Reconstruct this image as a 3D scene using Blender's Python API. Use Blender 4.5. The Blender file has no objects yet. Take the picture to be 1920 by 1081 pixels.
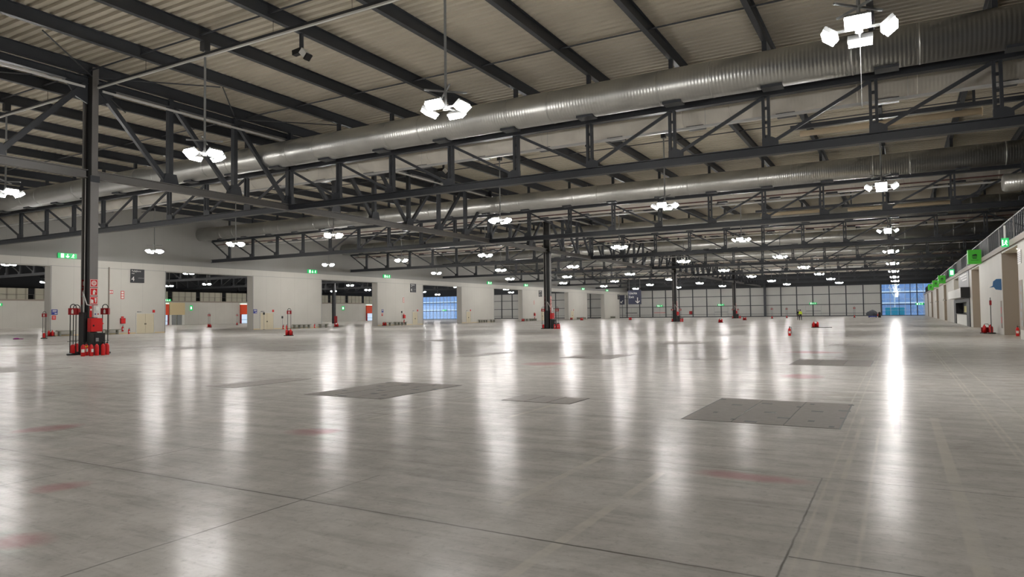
import bpy, bmesh, math, random
from mathutils import Vector, Matrix
random.seed(7)
S = bpy.context.scene
C = S.collection
PI = math.pi
# ---------------------------------------------------------------- grid of the hall (metres)
GX, GY = -0.65, 18.26          # structural grid origin: nodes every 4 m in x, trusses every 24 m in y
COLX = -32.85                  # the row of columns
WL, WR, WF = -71.8, 5.57, 199.3   # left wall face, right wall face, far wall face
WO = -144.65                   # outer wall of the neighbouring hall
BEAMZ = 13.0
def TY(k): return GY + 12 + 24 * k

# ---------------------------------------------------------------- view settings, world
S.view_settings.view_transform = 'Standard'
S.view_settings.look = 'None'
S.view_settings.gamma = 1.0
S.view_settings.use_curve_mapping = False
S.view_settings.exposure = 0.0
S.cycles.max_bounces = 6
S.cycles.diffuse_bounces = 3
S.cycles.glossy_bounces = 3
S.cycles.transmission_bounces = 4
S.cycles.sample_clamp_indirect = 6.0
S.cycles.use_denoising = True
S.cycles.use_adaptive_sampling = True
S.cycles.adaptive_threshold = 0.1
W = bpy.data.worlds.new('dusk'); S.world = W
W.use_nodes = True
W.node_tree.nodes['Background'].inputs[0].default_value = (0.68, 0.77, 0.90, 1)
W.node_tree.nodes['Background'].inputs[1].default_value = 3.2

# ---------------------------------------------------------------- materials
def lin(c):
    c = c / 255.0
    return c / 12.92 if c <= 0.04045 else ((c + 0.055) / 1.055) ** 2.4
def rgb(r, g, b): return (lin(r), lin(g), lin(b), 1.0)
def mat(name, col, rough=0.6, metal=0.0, emit=None, estr=0.0, noise=0.0, nscale=3.0, spec=0.5):
    m = bpy.data.materials.new(name); m.use_nodes = True
    nt = m.node_tree; b = nt.nodes['Principled BSDF']
    b.inputs['Base Color'].default_value = col
    b.inputs['Roughness'].default_value = rough
    b.inputs['Metallic'].default_value = metal
    b.inputs['Specular IOR Level'].default_value = spec
    if emit:
        b.inputs['Emission Color'].default_value = emit
        b.inputs['Emission Strength'].default_value = estr
    if noise:
        geo = nt.nodes.new('ShaderNodeNewGeometry')
        n = nt.nodes.new('ShaderNodeTexNoise'); n.inputs['Scale'].default_value = nscale; n.inputs['Detail'].default_value = 4
        r = nt.nodes.new('ShaderNodeMapRange'); r.inputs[3].default_value = 1 - noise; r.inputs[4].default_value = 1 + noise
        mx = nt.nodes.new('ShaderNodeMix'); mx.data_type = 'RGBA'; mx.blend_type = 'MULTIPLY'; mx.inputs[0].default_value = 1
        mx.inputs[6].default_value = col
        nt.links.new(geo.outputs['Position'], n.inputs['Vector'])
        nt.links.new(n.outputs['Fac'], r.inputs[0]); nt.links.new(r.outputs[0], mx.inputs[7])
        nt.links.new(mx.outputs[2], b.inputs['Base Color'])
    return m
M = {}
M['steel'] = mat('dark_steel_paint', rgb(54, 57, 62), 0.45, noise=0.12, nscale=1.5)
M['steel_lit'] = mat('lit_steel_paint', rgb(112, 110, 108), 0.5, noise=0.1, nscale=1.5)  # paler copy of the steel, with its lit look put into the colour
M['deck'] = mat('roof_sheet', rgb(188, 180, 163), 0.7, noise=0.10, nscale=0.6)
M['white'] = mat('white_paint', rgb(225, 224, 218), 0.5)
M['palemetal'] = mat('pale_metal', rgb(205, 204, 200), 0.4)
M['red'] = mat('red_enamel', rgb(205, 22, 24), 0.35)
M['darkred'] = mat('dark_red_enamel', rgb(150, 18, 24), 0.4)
M['orange'] = mat('orange_panel', rgb(232, 74, 22), 0.5)
M['yellow'] = mat('yellow_label', rgb(240, 200, 40), 0.5)
M['black'] = mat('black_plastic', rgb(16, 16, 18), 0.45)
M['dark'] = mat('dark_cladding', rgb(52, 54, 58), 0.7)
M['grey'] = mat('grey_paint', rgb(140, 142, 142), 0.5)
M['bench'] = mat('grey_wood', rgb(138, 138, 126), 0.6, noise=0.15, nscale=8)
M['green'] = mat('green_box', rgb(70, 170, 50), 0.5, emit=rgb(70, 180, 50), estr=0.25)
M['exitgreen'] = mat('exit_green', rgb(0, 140, 70), 0.4, emit=rgb(0, 170, 85), estr=1.0)
M['exitwhite'] = mat('exit_white', rgb(230, 255, 240), 0.4, emit=rgb(225, 255, 240), estr=1.4)
M['signdark'] = mat('sign_charcoal', rgb(44, 46, 50), 0.4)
M['signnavy'] = mat('sign_navy', rgb(40, 44, 66), 0.4)
M['blue'] = mat('blue_sign', rgb(40, 52, 140), 0.4)
M['tealblue'] = mat('steel_blue', rgb(60, 110, 160), 0.4)
M['beige'] = mat('beige_wall', rgb(214, 194, 152), 0.6)
M['beigedoor'] = mat('beige_door', rgb(206, 196, 170), 0.55)
M['browndoor'] = mat('brown_door', rgb(84, 76, 72), 0.45)
M['taupe'] = mat('taupe_wall', rgb(150, 140, 130), 0.6)
M['hivis'] = mat('hivis_yellow', rgb(216, 236, 60), 0.7)
M['cloth'] = mat('dark_cloth', rgb(36, 38, 46), 0.85)
M['skin'] = mat('skin', rgb(205, 160, 135), 0.6)
M['hair'] = mat('hair', rgb(38, 30, 26), 0.8)
M['tarp'] = mat('grey_sheet', rgb(84, 88, 96), 0.8, noise=0.2, nscale=4)
M['creamroll'] = mat('cream_fabric', rgb(206, 188, 158), 0.7)
M['reddoor'] = mat('red_stripe', rgb(200, 110, 112), 0.6)
M['purple'] = mat('purple_cloth', rgb(150, 50, 130), 0.8)
M['lamp'] = mat('lamp_lens', (1, 1, 1, 1), 0.3, emit=(1.0, 0.972, 0.945, 1), estr=205.0)
M['down'] = mat('downlight_lens', (1, 1, 1, 1), 0.3, emit=(1.0, 0.85, 0.62, 1), estr=30.0)
M['pipe'] = mat('brown_pipe', rgb(104, 72, 66), 0.5)
M['turq'] = mat('turquoise_panel', rgb(40, 165, 185), 0.4)
M['bluewall'] = mat('blue_cladding', rgb(140, 164, 196), 0.5)
M['screenlit'] = mat('lit_showcase', rgb(200, 220, 240), 0.3, emit=rgb(190, 215, 240), estr=0.7)

# galvanised duct: spiral ribs as a bump along the duct
def duct_mat(name, col, rough, metal, rib):
    m = mat(name, col, rough, metal); nt = m.node_tree; b = nt.nodes['Principled BSDF']
    geo = nt.nodes.new('ShaderNodeNewGeometry'); sep = nt.nodes.new('ShaderNodeSeparateXYZ')
    mul = nt.nodes.new('ShaderNodeMath'); mul.operation = 'MULTIPLY'; mul.inputs[1].default_value = 2 * PI / 0.14
    sn = nt.nodes.new('ShaderNodeMath'); sn.operation = 'SINE'
    bp = nt.nodes.new('ShaderNodeBump'); bp.inputs['Strength'].default_value = rib; bp.inputs['Distance'].default_value = 0.02
    n = nt.nodes.new('ShaderNodeTexNoise'); n.inputs['Scale'].default_value = 0.9
    r = nt.nodes.new('ShaderNodeMapRange'); r.inputs[3].default_value = 0.8; r.inputs[4].default_value = 1.2
    mx = nt.nodes.new('ShaderNodeMix'); mx.data_type = 'RGBA'; mx.blend_type = 'MULTIPLY'; mx.inputs[0].default_value = 1; mx.inputs[6].default_value = col
    L = nt.links.new
    L(geo.outputs['Position'], sep.inputs[0]); L(sep.outputs[0], mul.inputs[0]); L(mul.outputs[0], sn.inputs[0]); L(sn.outputs[0], bp.inputs['Height'])
    L(bp.outputs[0], b.inputs['Normal']); L(geo.outputs['Position'], n.inputs['Vector']); L(n.outputs['Fac'], r.inputs[0]); L(r.outputs[0], mx.inputs[7]); L(mx.outputs[2], b.inputs['Base Color'])
    return m
M['duct'] = duct_mat('galvanised_duct', rgb(214, 214, 210), 0.34, 0.85, 0.12)
M['duct_cream'] = duct_mat('cream_duct', rgb(246, 240, 228), 0.5, 0.0, 0.08)

# panel wall: vertical seams every 1.2 m along the given axis
def panel_mat(name, col, axis, step, depth=0.75, w=0.012):
    m = mat(name, col, 0.55); nt = m.node_tree; b = nt.nodes['Principled BSDF']; L = nt.links.new
    geo = nt.nodes.new('ShaderNodeNewGeometry'); sep = nt.nodes.new('ShaderNodeSeparateXYZ'); L(geo.outputs['Position'], sep.inputs[0])
    pp = nt.nodes.new('ShaderNodeMath'); pp.operation = 'PINGPONG'; pp.inputs[1].default_value = step / 2; L(sep.outputs[axis], pp.inputs[0])
    lt = nt.nodes.new('ShaderNodeMapRange'); lt.inputs[1].default_value = 0; lt.inputs[2].default_value = w * 2; lt.inputs[3].default_value = depth; lt.inputs[4].default_value = 1; L(pp.outputs[0], lt.inputs[0])
    n = nt.nodes.new('ShaderNodeTexNoise'); n.inputs['Scale'].default_value = 0.35; n.inputs['Detail'].default_value = 5
    r = nt.nodes.new('ShaderNodeMapRange'); r.inputs[3].default_value = 0.9; r.inputs[4].default_value = 1.08
    L(geo.outputs['Position'], n.inputs['Vector']); L(n.outputs['Fac'], r.inputs[0])
    mu = nt.nodes.new('ShaderNodeMath'); mu.operation = 'MULTIPLY'; L(lt.outputs[0], mu.inputs[0]); L(r.outputs[0], mu.inputs[1])
    mx = nt.nodes.new('ShaderNodeMix'); mx.data_type = 'RGBA'; mx.blend_type = 'MULTIPLY'; mx.inputs[0].default_value = 1; mx.inputs[6].default_value = col
    L(mu.outputs[0], mx.inputs[7]); L(mx.outputs[2], b.inputs['Base Color'])
    return m
M['wall'] = panel_mat('wall_panels', rgb(198, 195, 187), 1, 2.4)
M['wallup'] = panel_mat('shaded_upper_wall_panels', rgb(146, 145, 141), 1, 1.2, 0.92)  # same grey as the wall below, darkened for the weaker light up there
M['wallfar'] = panel_mat('far_wall_panels', rgb(186, 186, 182), 0, 0.5, 0.94)
M['louver'] = panel_mat('louvre_panels', rgb(170, 166, 150), 1, 1.6, 0.55, 0.12)
# slots in the trench covers
M['cover'] = mat('trench_cover', rgb(124, 118, 112), 0.6, noise=0.22, nscale=9, spec=0.3)

M['cover_pale'] = mat('worn_trench_cover', rgb(142, 136, 129), 0.5, noise=0.22, nscale=9, spec=0.3)
# glass: mostly transparent with a mirror sheen
g = bpy.data.materials.new('clear_glass'); g.use_nodes = True; nt = g.node_tree
for n in list(nt.nodes):
    if n.type != 'OUTPUT_MATERIAL': nt.nodes.remove(n)
out = nt.nodes['Material Output']; tr = nt.nodes.new('ShaderNodeBsdfTransparent'); tr.inputs[0].default_value = (0.86, 0.93, 0.98, 1)
gl = nt.nodes.new('ShaderNodeBsdfGlossy'); gl.inputs['Roughness'].default_value = 0.02
ms = nt.nodes.new('ShaderNodeMixShader'); fr = nt.nodes.new('ShaderNodeFresnel'); fr.inputs[0].default_value = 1.45
nt.links.new(fr.outputs[0], ms.inputs[0]); nt.links.new(tr.outputs[0], ms.inputs[1]); nt.links.new(gl.outputs[0], ms.inputs[2]); nt.links.new(ms.outputs[0], out.inputs[0])
M['glass'] = g

# ---------------------------------------------------------------- polished concrete floor
def floor_material():
    m = bpy.data.materials.new('polished_concrete'); m.use_nodes = True
    nt = m.node_tree; b = nt.nodes['Principled BSDF']; L = nt.links.new; N = nt.nodes.new
    geo = N('ShaderNodeNewGeometry'); sep = N('ShaderNodeSeparateXYZ'); L(geo.outputs['Position'], sep.inputs[0])
    X, Y = sep.outputs[0], sep.outputs[1]
    def math_(op, a, c=None, d=None):
        n = N('ShaderNodeMath'); n.operation = op
        for i, v in enumerate((a, c, d)):
            if v is None: continue
            if isinstance(v, (int, float)): n.inputs[i].default_value = v
            else: L(v, n.inputs[i])
        return n.outputs[0]
    def noise(scale, detail=4, rough=0.5, vec=None, stretch=None):
        n = N('ShaderNodeTexNoise'); n.inputs['Scale'].default_value = scale; n.inputs['Detail'].default_value = detail; n.inputs['Roughness'].default_value = rough
        src = vec or geo.outputs['Position']
        if stretch:
            v = N('ShaderNodeVectorMath'); v.operation = 'MULTIPLY'; v.inputs[1].default_value = stretch; L(src, v.inputs[0]); src = v.outputs[0]
        L(src, n.inputs['Vector']); return n.outputs['Fac']
    def rng(v, a, c, d, e):
        n = N('ShaderNodeMapRange'); n.inputs[1].default_value = a; n.inputs[2].default_value = c; n.inputs[3].default_value = d; n.inputs[4].default_value = e; L(v, n.inputs[0]); return n.outputs[0]
    wob = rng(noise(6, 3), 0.2, 0.8, -0.006, 0.006)
    XW = math_('ADD', X, wob); YW = math_('ADD', Y, wob)
    def box(x0, x1, y0, y1, soft=0.01):
        a = math_('SUBTRACT', math_('ABSOLUTE', math_('SUBTRACT', XW, (x0 + x1) / 2)), (x1 - x0) / 2)
        c = math_('SUBTRACT', math_('ABSOLUTE', math_('SUBTRACT', YW, (y0 + y1) / 2)), (y1 - y0) / 2)
        return rng(math_('MAXIMUM', a, c), -soft, soft, 1, 0)
    def blob(cx, cy, rx, ry):
        a = math_('DIVIDE', math_('SUBTRACT', X, cx), rx); c = math_('DIVIDE', math_('SUBTRACT', Y, cy), ry)
        d = math_('ADD', math_('MULTIPLY', a, a), math_('MULTIPLY', c, c))
        return rng(math_('ADD', d, rng(noise(2.2, 5), 0.2, 0.8, -0.5, 0.5)), 0.1, 1.2, 1, 0)
    def mx(fac, c1, c2):
        n = N('ShaderNodeMix'); n.data_type = 'RGBA'
        if isinstance(fac, float): n.inputs[0].default_value = fac
        else: L(fac, n.inputs[0])
        for i, v in ((6, c1), (7, c2)):
            if isinstance(v, tuple): n.inputs[i].default_value = v
            else: L(v, n.inputs[i])
        return n.outputs[2]
    def total(lst):
        r = lst[0]
        for q in lst[1:]: r = math_('MAXIMUM', r, q)
        return r
    big = noise(0.22, 6, 0.6); mid = noise(2.1, 9, 0.72); fine = noise(14, 4, 0.7)
    streak = noise(1.0, 5, 0.6, stretch=(0.5, 3.2, 1))
    t = math_('ADD', math_('MULTIPLY', big, 0.45), math_('ADD', math_('MULTIPLY', mid, 0.55), math_('MULTIPLY', streak, 0.3)))
    col = mx(rng(t, 0.46, 0.86, 0, 1), rgb(164, 161, 155), rgb(214, 211, 206))
    col = mx(rng(fine, 0.54, 0.72, 0, 0.26), col, rgb(104, 100, 94))
    col = mx(rng(noise(1.0, 8, 0.75, stretch=(0.6, 5.0, 1)), 0.50, 0.66, 0, 0.30), col, rgb(118, 114, 107))
    # warm worn patches and pale scuffs
    col = mx(rng(noise(0.45, 5, 0.6), 0.60, 0.75, 0, 0.30), col, rgb(150, 136, 118))
    col = mx(rng(noise(2.0, 6, 0.75, stretch=(0.35, 2.2, 1)), 0.64, 0.76, 0, 0.16), col, rgb(196, 193, 186))
    # pale residue left by old tape
    tape = total([box(-2.235, -2.145, 2.4, 7.0), box(-3.08, -2.99, 5.2, 8.2), box(-7.47, -7.41, 8.45, 12.1), box(-5.55, -5.46, 9.6, 12.2), box(-5.5, -4.45, 10.15, 10.22),
                  box(-7.45, -5.6, 8.40, 8.46), box(1.08, 1.11, 2, 60), box(1.16, 1.19, 2, 60), box(1.55, 1.58, 8, 70), box(0.36, 0.47, 3.0, 12.3), box(-0.80, -0.78, 13.6, 60), box(-0.66, -0.64, 2, 30),
                  box(-0.55, -0.50, 3, 12), box(-0.30, -0.27, 3, 11)])
    tape = math_('MULTIPLY', tape, rng(noise(1.6, 5, 0.7), 0.35, 0.6, 0.12, 0.75))
    col = mx(tape, col, rgb(206, 202, 192))
    # old red carpet-glue stains
    red = total([blob(-11.3, 5.70, 0.35, 0.45), blob(-7.28, 3.78, 0.22, 0.28), blob(-7.38, 7.26, 0.42, 0.34), blob(-1.35, 7.2, 0.62, 0.20), blob(-10.2, 20.3, 0.8, 0.8), blob(-5.8, 2.75, 0.3, 0.2), blob(-3.0, 29.5, 1.0, 0.9), blob(-2.2, 18.7, 0.5, 0.8)])
    col = mx(math_('MULTIPLY', red, 0.45), col, rgb(176, 104, 108))
    col = mx(math_('MULTIPLY', box(-0.11, -0.02, 10.5, 13.5, 0.01), 0.35), col, rgb(120, 118, 114))
    # sawn joints between the slabs
    js = [box(-60, 5.5, 4.530, 4.552, 0.006), box(-8, 5.5, 7.47, 7.485, 0.006), box(-0.718, -0.702, 0, 7.47, 0.005), box(-4.757, -4.740, -5, 5.6, 0.005), box(-7.89, -7.873, -5, 14, 0.005),
          box(-11.0, -10.983, 0, 10.6, 0.005), box(-60, 5.5, 22.50, 22.53, 0.01), box(-60, -12, 14.0, 14.02, 0.01), box(-0.7, 5.5, 4.99, 5.01, 0.006), box(-60, 5.5, 10.42, 10.435, 0.008), box(-60, 5.5, 31.0, 31.05, 0.02), box(-60, 5.5, 46.0, 46.05, 0.02)]
    jm = math_('MULTIPLY', total(js), rng(noise(0.8, 3), 0.3, 0.6, 0.35, 0.9))
    col = mx(jm, col, rgb(74, 70, 62))
    L(col, b.inputs['Base Color'])
    ro = math_('ADD', rng(t, 0.4, 0.8, 0.215, 0.175), rng(noise(3.0, 5, 0.7, stretch=(0.4, 2.5, 1)), 0.35, 0.7, -0.02, 0.05))
    ro = math_('ADD', ro, math_('MULTIPLY', jm, 0.4))
    b.inputs['Roughness'].default_value = 0.9
    b.inputs['Specular IOR Level'].default_value = 0.0
    gl = N('ShaderNodeBsdfGlossy'); L(ro, gl.inputs['Roughness']); gl.inputs['Color'].default_value = (1, 1, 1, 1)
    fr = N('ShaderNodeFresnel'); fr.inputs[0].default_value = 1.30
    mxs = N('ShaderNodeMixShader'); L(math_('MULTIPLY', fr.outputs[0], 0.27), mxs.inputs[0]); L(b.outputs[0], mxs.inputs[1]); L(gl.outputs[0], mxs.inputs[2])
    L(mxs.outputs[0], nt.nodes['Material Output'].inputs[0])
    bp = N('ShaderNodeBump'); bp.inputs['Strength'].default_value = 0.05; bp.inputs['Distance'].default_value = 0.003
    L(math_('ADD', noise(5, 4, 0.6, stretch=(0.5, 2.0, 1)), math_('MULTIPLY', jm, -2.0)), bp.inputs['Height']); L(bp.outputs[0], b.inputs['Normal']); L(bp.outputs[0], gl.inputs['Normal'])
    return m
M['floor'] = floor_material()

# ---------------------------------------------------------------- mesh helpers
class MB:
    def __init__(s): s.v = []; s.f = []
    def add(s, vs, fs):
        o = len(s.v); s.v += [tuple(p) for p in vs]; s.f += [tuple(i + o for i in f) for f in fs]; return s
    def box(s, x0, x1, y0, y1, z0, z1):
        v = [(x0, y0, z0), (x1, y0, z0), (x1, y1, z0), (x0, y1, z0), (x0, y0, z1), (x1, y0, z1), (x1, y1, z1), (x0, y1, z1)]
        return s.add(v, [(0, 3, 2, 1), (4, 5, 6, 7), (0, 1, 5, 4), (1, 2, 6, 5), (2, 3, 7, 6), (3, 0, 4, 7)])
    def bar(s, p, q, w, h, up=(0, 0, 1)):
        p, q = Vector(p), Vector(q); d = (q - p).normalized(); u = Vector(up)
        if abs(d.dot(u)) > 0.99: u = Vector((0, 1, 0))
        a = d.cross(u).normalized(); c = a.cross(d).normalized()
        v = [e + a * i * w / 2 + c * j * h / 2 for e in (p, q) for i, j in ((-1, -1), (1, -1), (1, 1), (-1, 1))]
        return s.add(v, [(0, 3, 2, 1), (4, 5, 6, 7), (0, 1, 5, 4), (1, 2, 6, 5), (2, 3, 7, 6), (3, 0, 4, 7)])
    def tube(s, pts, r, n=8, cap=True):
        pts = [Vector(p) for p in pts]; k = len(pts); rs = r if isinstance(r, (list, tuple)) else [r] * k
        rings = []; ref = None
        for i, p in enumerate(pts):
            d = (pts[min(i + 1, k - 1)] - pts[max(i - 1, 0)]).normalized()
            if ref is None:
                ref = Vector((0, 0, 1)) if abs(d.z) < 0.9 else Vector((1, 0, 0))
            a = d.cross(ref).normalized(); c = a.cross(d).normalized(); ref = c
            rings.append([p + (a * math.cos(2 * PI * j / n) + c * math.sin(2 * PI * j / n)) * rs[i] for j in range(n)])
        v = [q for R_ in rings for q in R_]; f = []
        for i in range(k - 1):
            for j in range(n): f.append((i * n + j, i * n + (j + 1) % n, (i + 1) * n + (j + 1) % n, (i + 1) * n + j))
        if cap: f.append(tuple(range(n))[::-1]); f.append(tuple((k - 1) * n + j for j in range(n)))
        return s.add(v, f)
    def lathe(s, prof, n=16, c=(0, 0, 0)):
        return s.tube_z(prof, n, c)
    def tube_z(s, prof, n, c):
        v = [(c[0] + r * math.cos(2 * PI * j / n), c[1] + r * math.sin(2 * PI * j / n), c[2] + z) for r, z in prof for j in range(n)]; f = []
        for i in range(len(prof) - 1):
            for j in range(n): f.append((i * n + j, i * n + (j + 1) % n, (i + 1) * n + (j + 1) % n, (i + 1) * n + j))
        f.append(tuple(range(n))[::-1]); f.append(tuple((len(prof) - 1) * n + j for j in range(n)))
        return s.add(v, f)
    def ibeam(s, p, q, w, h, tf=0.03, tw=0.025):
        p, q = Vector(p), Vector(q); d = Vector((0, 0, (h - tf) / 2))
        s.bar(p + d, q + d, w, tf); s.bar(p - d, q - d, w, tf); s.bar(p, q, tw, h - 2 * tf); return s
    def prism(s, pts, y0, y1, plane='xz'):
        n = len(pts)
        def P(a, c, t): return (a, t, c) if plane == 'xz' else ((t, a, c) if plane == 'yz' else (a, c, t))
        v = [P(a, c, y0) for a, c in pts] + [P(a, c, y1) for a, c in pts]
        f = [tuple(range(n)), tuple(range(2 * n - 1, n - 1, -1))] + [(i, i + n, (i + 1) % n + n, (i + 1) % n) for i in range(n)]
        return s.add(v, f)
    def mesh(s, name, m, smooth=False):
        me = bpy.data.meshes.new(name); me.from_pydata(s.v, [], s.f); me.update()
        bm = bmesh.new(); bm.from_mesh(me); bmesh.ops.recalc_face_normals(bm, faces=bm.faces); bm.to_mesh(me); bm.free()
        if smooth:
            for p in me.polygons: p.use_smooth = len(p.vertices) == 4
        me.materials.append(m); return me
    def build(s, name, m, parent=None, smooth=False, loc=None):
        o = bpy.data.objects.new(name, s.mesh(name, m, smooth)); C.objects.link(o)
        if loc: o.location = loc
        if parent: o.parent = parent
        return o
def tag(o, label=None, cat=None, group=None, kind=None):
    if label: o['label'] = label
    if cat: o['category'] = cat
    if group: o['group'] = group
    if kind: o['kind'] = kind
    return o
def thing(name, label, cat, loc=(0, 0, 0), rz=0.0, group=None):
    o = bpy.data.objects.new(name, None); o.empty_display_size = 0.2; C.objects.link(o); o.location = loc; o.rotation_euler = (0, 0, rz)
    return tag(o, label, cat, group)
def struct(o): o['kind'] = 'structure'; return o
CH = {}
def kids(o): return [c for c in C.objects if c.parent == o]
def dup(root, loc, label, rz=None, group=None, skip=()):
    ck = CH.get(root.name)
    if ck is None:
        ck = CH[root.name] = [(c, kids(c)) for c in kids(root)]
    r = root.copy(); C.objects.link(r); r.location = loc
    if rz is not None: r.rotation_euler = (0, 0, rz)
    r['label'] = label
    if group: r['group'] = group
    for c, gs in ck:
        if c.name.split('.')[0] in skip: continue
        d = c.copy(); C.objects.link(d); d.parent = r
        for q in gs:
            e = q.copy(); C.objects.link(e); e.parent = d
    return r
def text(body, size, name, m, parent, loc, rot, depth=0.01, align='LEFT'):
    cu = bpy.data.curves.new(name, 'FONT'); cu.body = body; cu.size = size; cu.extrude = depth; cu.align_x = align
    t = bpy.data.objects.new(name, cu); C.objects.link(t)
    dg = bpy.context.evaluated_depsgraph_get(); dg.update()
    me = bpy.data.meshes.new_from_object(t.evaluated_get(dg)); bpy.data.objects.remove(t); bpy.data.curves.remove(cu)
    me.name = name; me.materials.clear(); me.materials.append(m)
    o = bpy.data.objects.new(name, me); C.objects.link(o); o.location = loc; o.rotation_euler = rot; o.parent = parent
    return o
ORD = ['first', 'second', 'third', 'fourth', 'fifth', 'sixth', 'seventh', 'eighth', 'ninth', 'tenth', 'eleventh', 'twelfth', 'thirteenth', 'fourteenth', 'fifteenth', 'sixteenth', 'seventeenth', 'eighteenth', 'nineteenth', 'twentieth', 'twenty-first', 'twenty-second', 'twenty-third']
# ================================================================ THE SETTING
struct(MB().box(-160, 15.5, -32, WF + 0.6, -0.3, 0).build('floor', M['floor']))
struct(MB().box(-220, 60, WF + 0.6, 260, -0.35, -0.02).build('floor_outside', mat('paving', rgb(120, 124, 130), 0.7)))
# corrugated roof deck, ribs running across the hall
dk = MB(); y = -32.0; prof = []
while y < WF + 0.6:
    prof += [(y, 13.56), (y + 0.16, 13.56), (y + 0.20, 13.66), (y + 0.36, 13.66)]; y += 0.40
n = len(prof)
dk.add([(-160, a, z) for a, z in prof] + [(15.5, a, z) for a, z in prof], [(i, i + 1, n + i + 1, n + i) for i in range(n - 1)])
struct(dk.build('ceiling', M['deck']))
struct(MB().box(-160, 15.5, -32, WF + 0.6, 13.8, 13.9).build('ceiling_skin', M['dark']))
# left wall with its twelve-metre doorways
wl = MB(); wu = MB(); edges = []
ops = [(TY(k) - 5.95, TY(k) + 5.95) for k in range(0, 8)]
ys = -32.0
for a, c in ops:
    wl.box(WL - 1.0, WL, ys, a, 0, 6.82); ys = min(c, WF)
wl.box(WL - 1.0, WL, -32, WF, 6.82, 7.62)
struct(wl.build('wall_left', M['wall']))
struct(MB().box(WL - 1.0, WL - 0.04, -32, WF, 7.62, 13.56).build('wall_left_upper', M['wallup']))
tr_ = MB()
for a, c in ops: tr_.box(WL, WL + 0.03, a - 0.10, a - 0.05, 0, 6.9).box(WL, WL + 0.03, min(c + 0.05, WF), min(c + 0.10, WF), 0, 6.9)
tr_.box(WL, WL + 0.03, -32, WF, 6.86, 6.89)
struct(tr_.build('trim_1', M['grey']))
struct(MB().box(WL, WL + 0.02, -32, 24.2, 0, 0.12).box(WL, WL + 0.02, 36.3, 48.2, 0, 0.12).box(WL, WL + 0.02, 60.3, 72.2, 0, 0.12).box(WL, WL + 0.02, 84.3, 96.2, 0, 0.12).box(WL, WL + 0.02, 108.3, 120.2, 0, 0.12).build('baseboard_left', M['beige']))
# double doors in the left wall
dn = 1
for yc, wd in ((45.9, 2.0), (62.5, 2.1), (93.95, 1.4), (110.6, 1.5), (141.9, 1.6), (158.6, 1.6)):
    fr_ = struct(MB().box(WL, WL + 0.06, yc - wd / 2 - 0.06, yc - wd / 2, 0, 2.2).box(WL, WL + 0.06, yc + wd / 2, yc + wd / 2 + 0.06, 0, 2.2).box(WL, WL + 0.06, yc - wd / 2, yc + wd / 2, 2.14, 2.2).build('door_%d' % dn, M['palemetal'])); dn += 1
    for sx in (-1, 1):
        lf = MB().box(WL, WL + 0.04, yc + min(0, sx) * wd / 2 + 0.01, yc + max(0, sx) * wd / 2 - 0.01, 0.02, 2.14).build('door_leaf', M['beigedoor'], fr_)
        MB().box(WL + 0.04, WL + 0.09, yc + sx * 0.06 - 0.02, yc + sx * 0.06 + 0.02, 0.95, 1.1).build('handle', M['black'], lf)
    MB().box(WL, WL + 0.12, yc - wd * 0.45, yc - wd * 0.25, 2.3, 2.38).build('door_closer', M['grey'], fr_)
    MB().box(WL, WL + 0.03, yc + wd * 0.42, yc + wd * 0.42 + 0.28, 2.25, 2.55).build('notice', M['red'], fr_)
# back wall, right annex
struct(MB().box(-160, 15.5, -32.4, -32, 0, 13.9).build('wall_back', M['wallfar']))
# far wall: framed panels, dark above eight metres
struct(MB().box(-120, -3.85, WF, WF + 0.4, 0, 8.05).build('wall_far', M['wallfar']))
struct(MB().box(-160, 15.5, WF, WF + 0.4, 8.05, 13.9).box(7.2, 15.5, WF, WF + 0.4, 0, 8.05).build('wall_far_upper', M['dark']))
fm = MB()
for i in range(1, 37):
    x = -4.0 * i + 0.02
    if x > -121: fm.box(x - 0.13, x + 0.13, WF - 0.16, WF, 0, 8.2)
for z, h in ((0.0, 0.22), (0.75, 0.08), (3.05, 0.16), (5.75, 0.16), (8.0, 0.3)): fm.box(-120, -3.85, WF - 0.12, WF, z, z + h)
struct(fm.build('trim_2', M['steel']))
for xq in (-27.6,):
    pass
# glazed bay at the end of the aisle
wn = struct(MB().box(-3.95, -3.75, WF - 0.2, WF + 0.2, 0, 8.1).box(7.1, 7.3, WF - 0.2, WF + 0.2, 0, 8.1).box(-3.9, 7.2, WF - 0.2, WF + 0.2, 7.95, 8.2).build('window_1', M['steel']))
wf_ = MB()
for x, w in ((0.05, 0.10), (2.55, 0.16), (4.0, 0.22)): wf_.box(x - w / 2, x + w / 2, WF - 0.1, WF + 0.1, 0, 8)
for z in (0.05, 2.75, 5.7): wf_.box(-3.85, 7.2, WF - 0.1, WF + 0.1, z, z + 0.16)
wf_.build('window_frame', M['steel'], wn)
wb = MB()
for x in (-1.9, 1.4, 5.4): wb.box(x - 0.04, x + 0.04, WF - 0.05, WF + 0.05, 0, 8)
for z in (1.4, 4.2, 6.9): wb.box(-3.85, 7.2, WF - 0.03, WF + 0.03, z, z + 0.05)
wb.build('glazing_bar', M['palemetal'], wn)
MB().box(-3.85, 7.2, WF + 0.02, WF + 0.04, 0, 8).build('glass_pane', M['glass'], wn)
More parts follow.
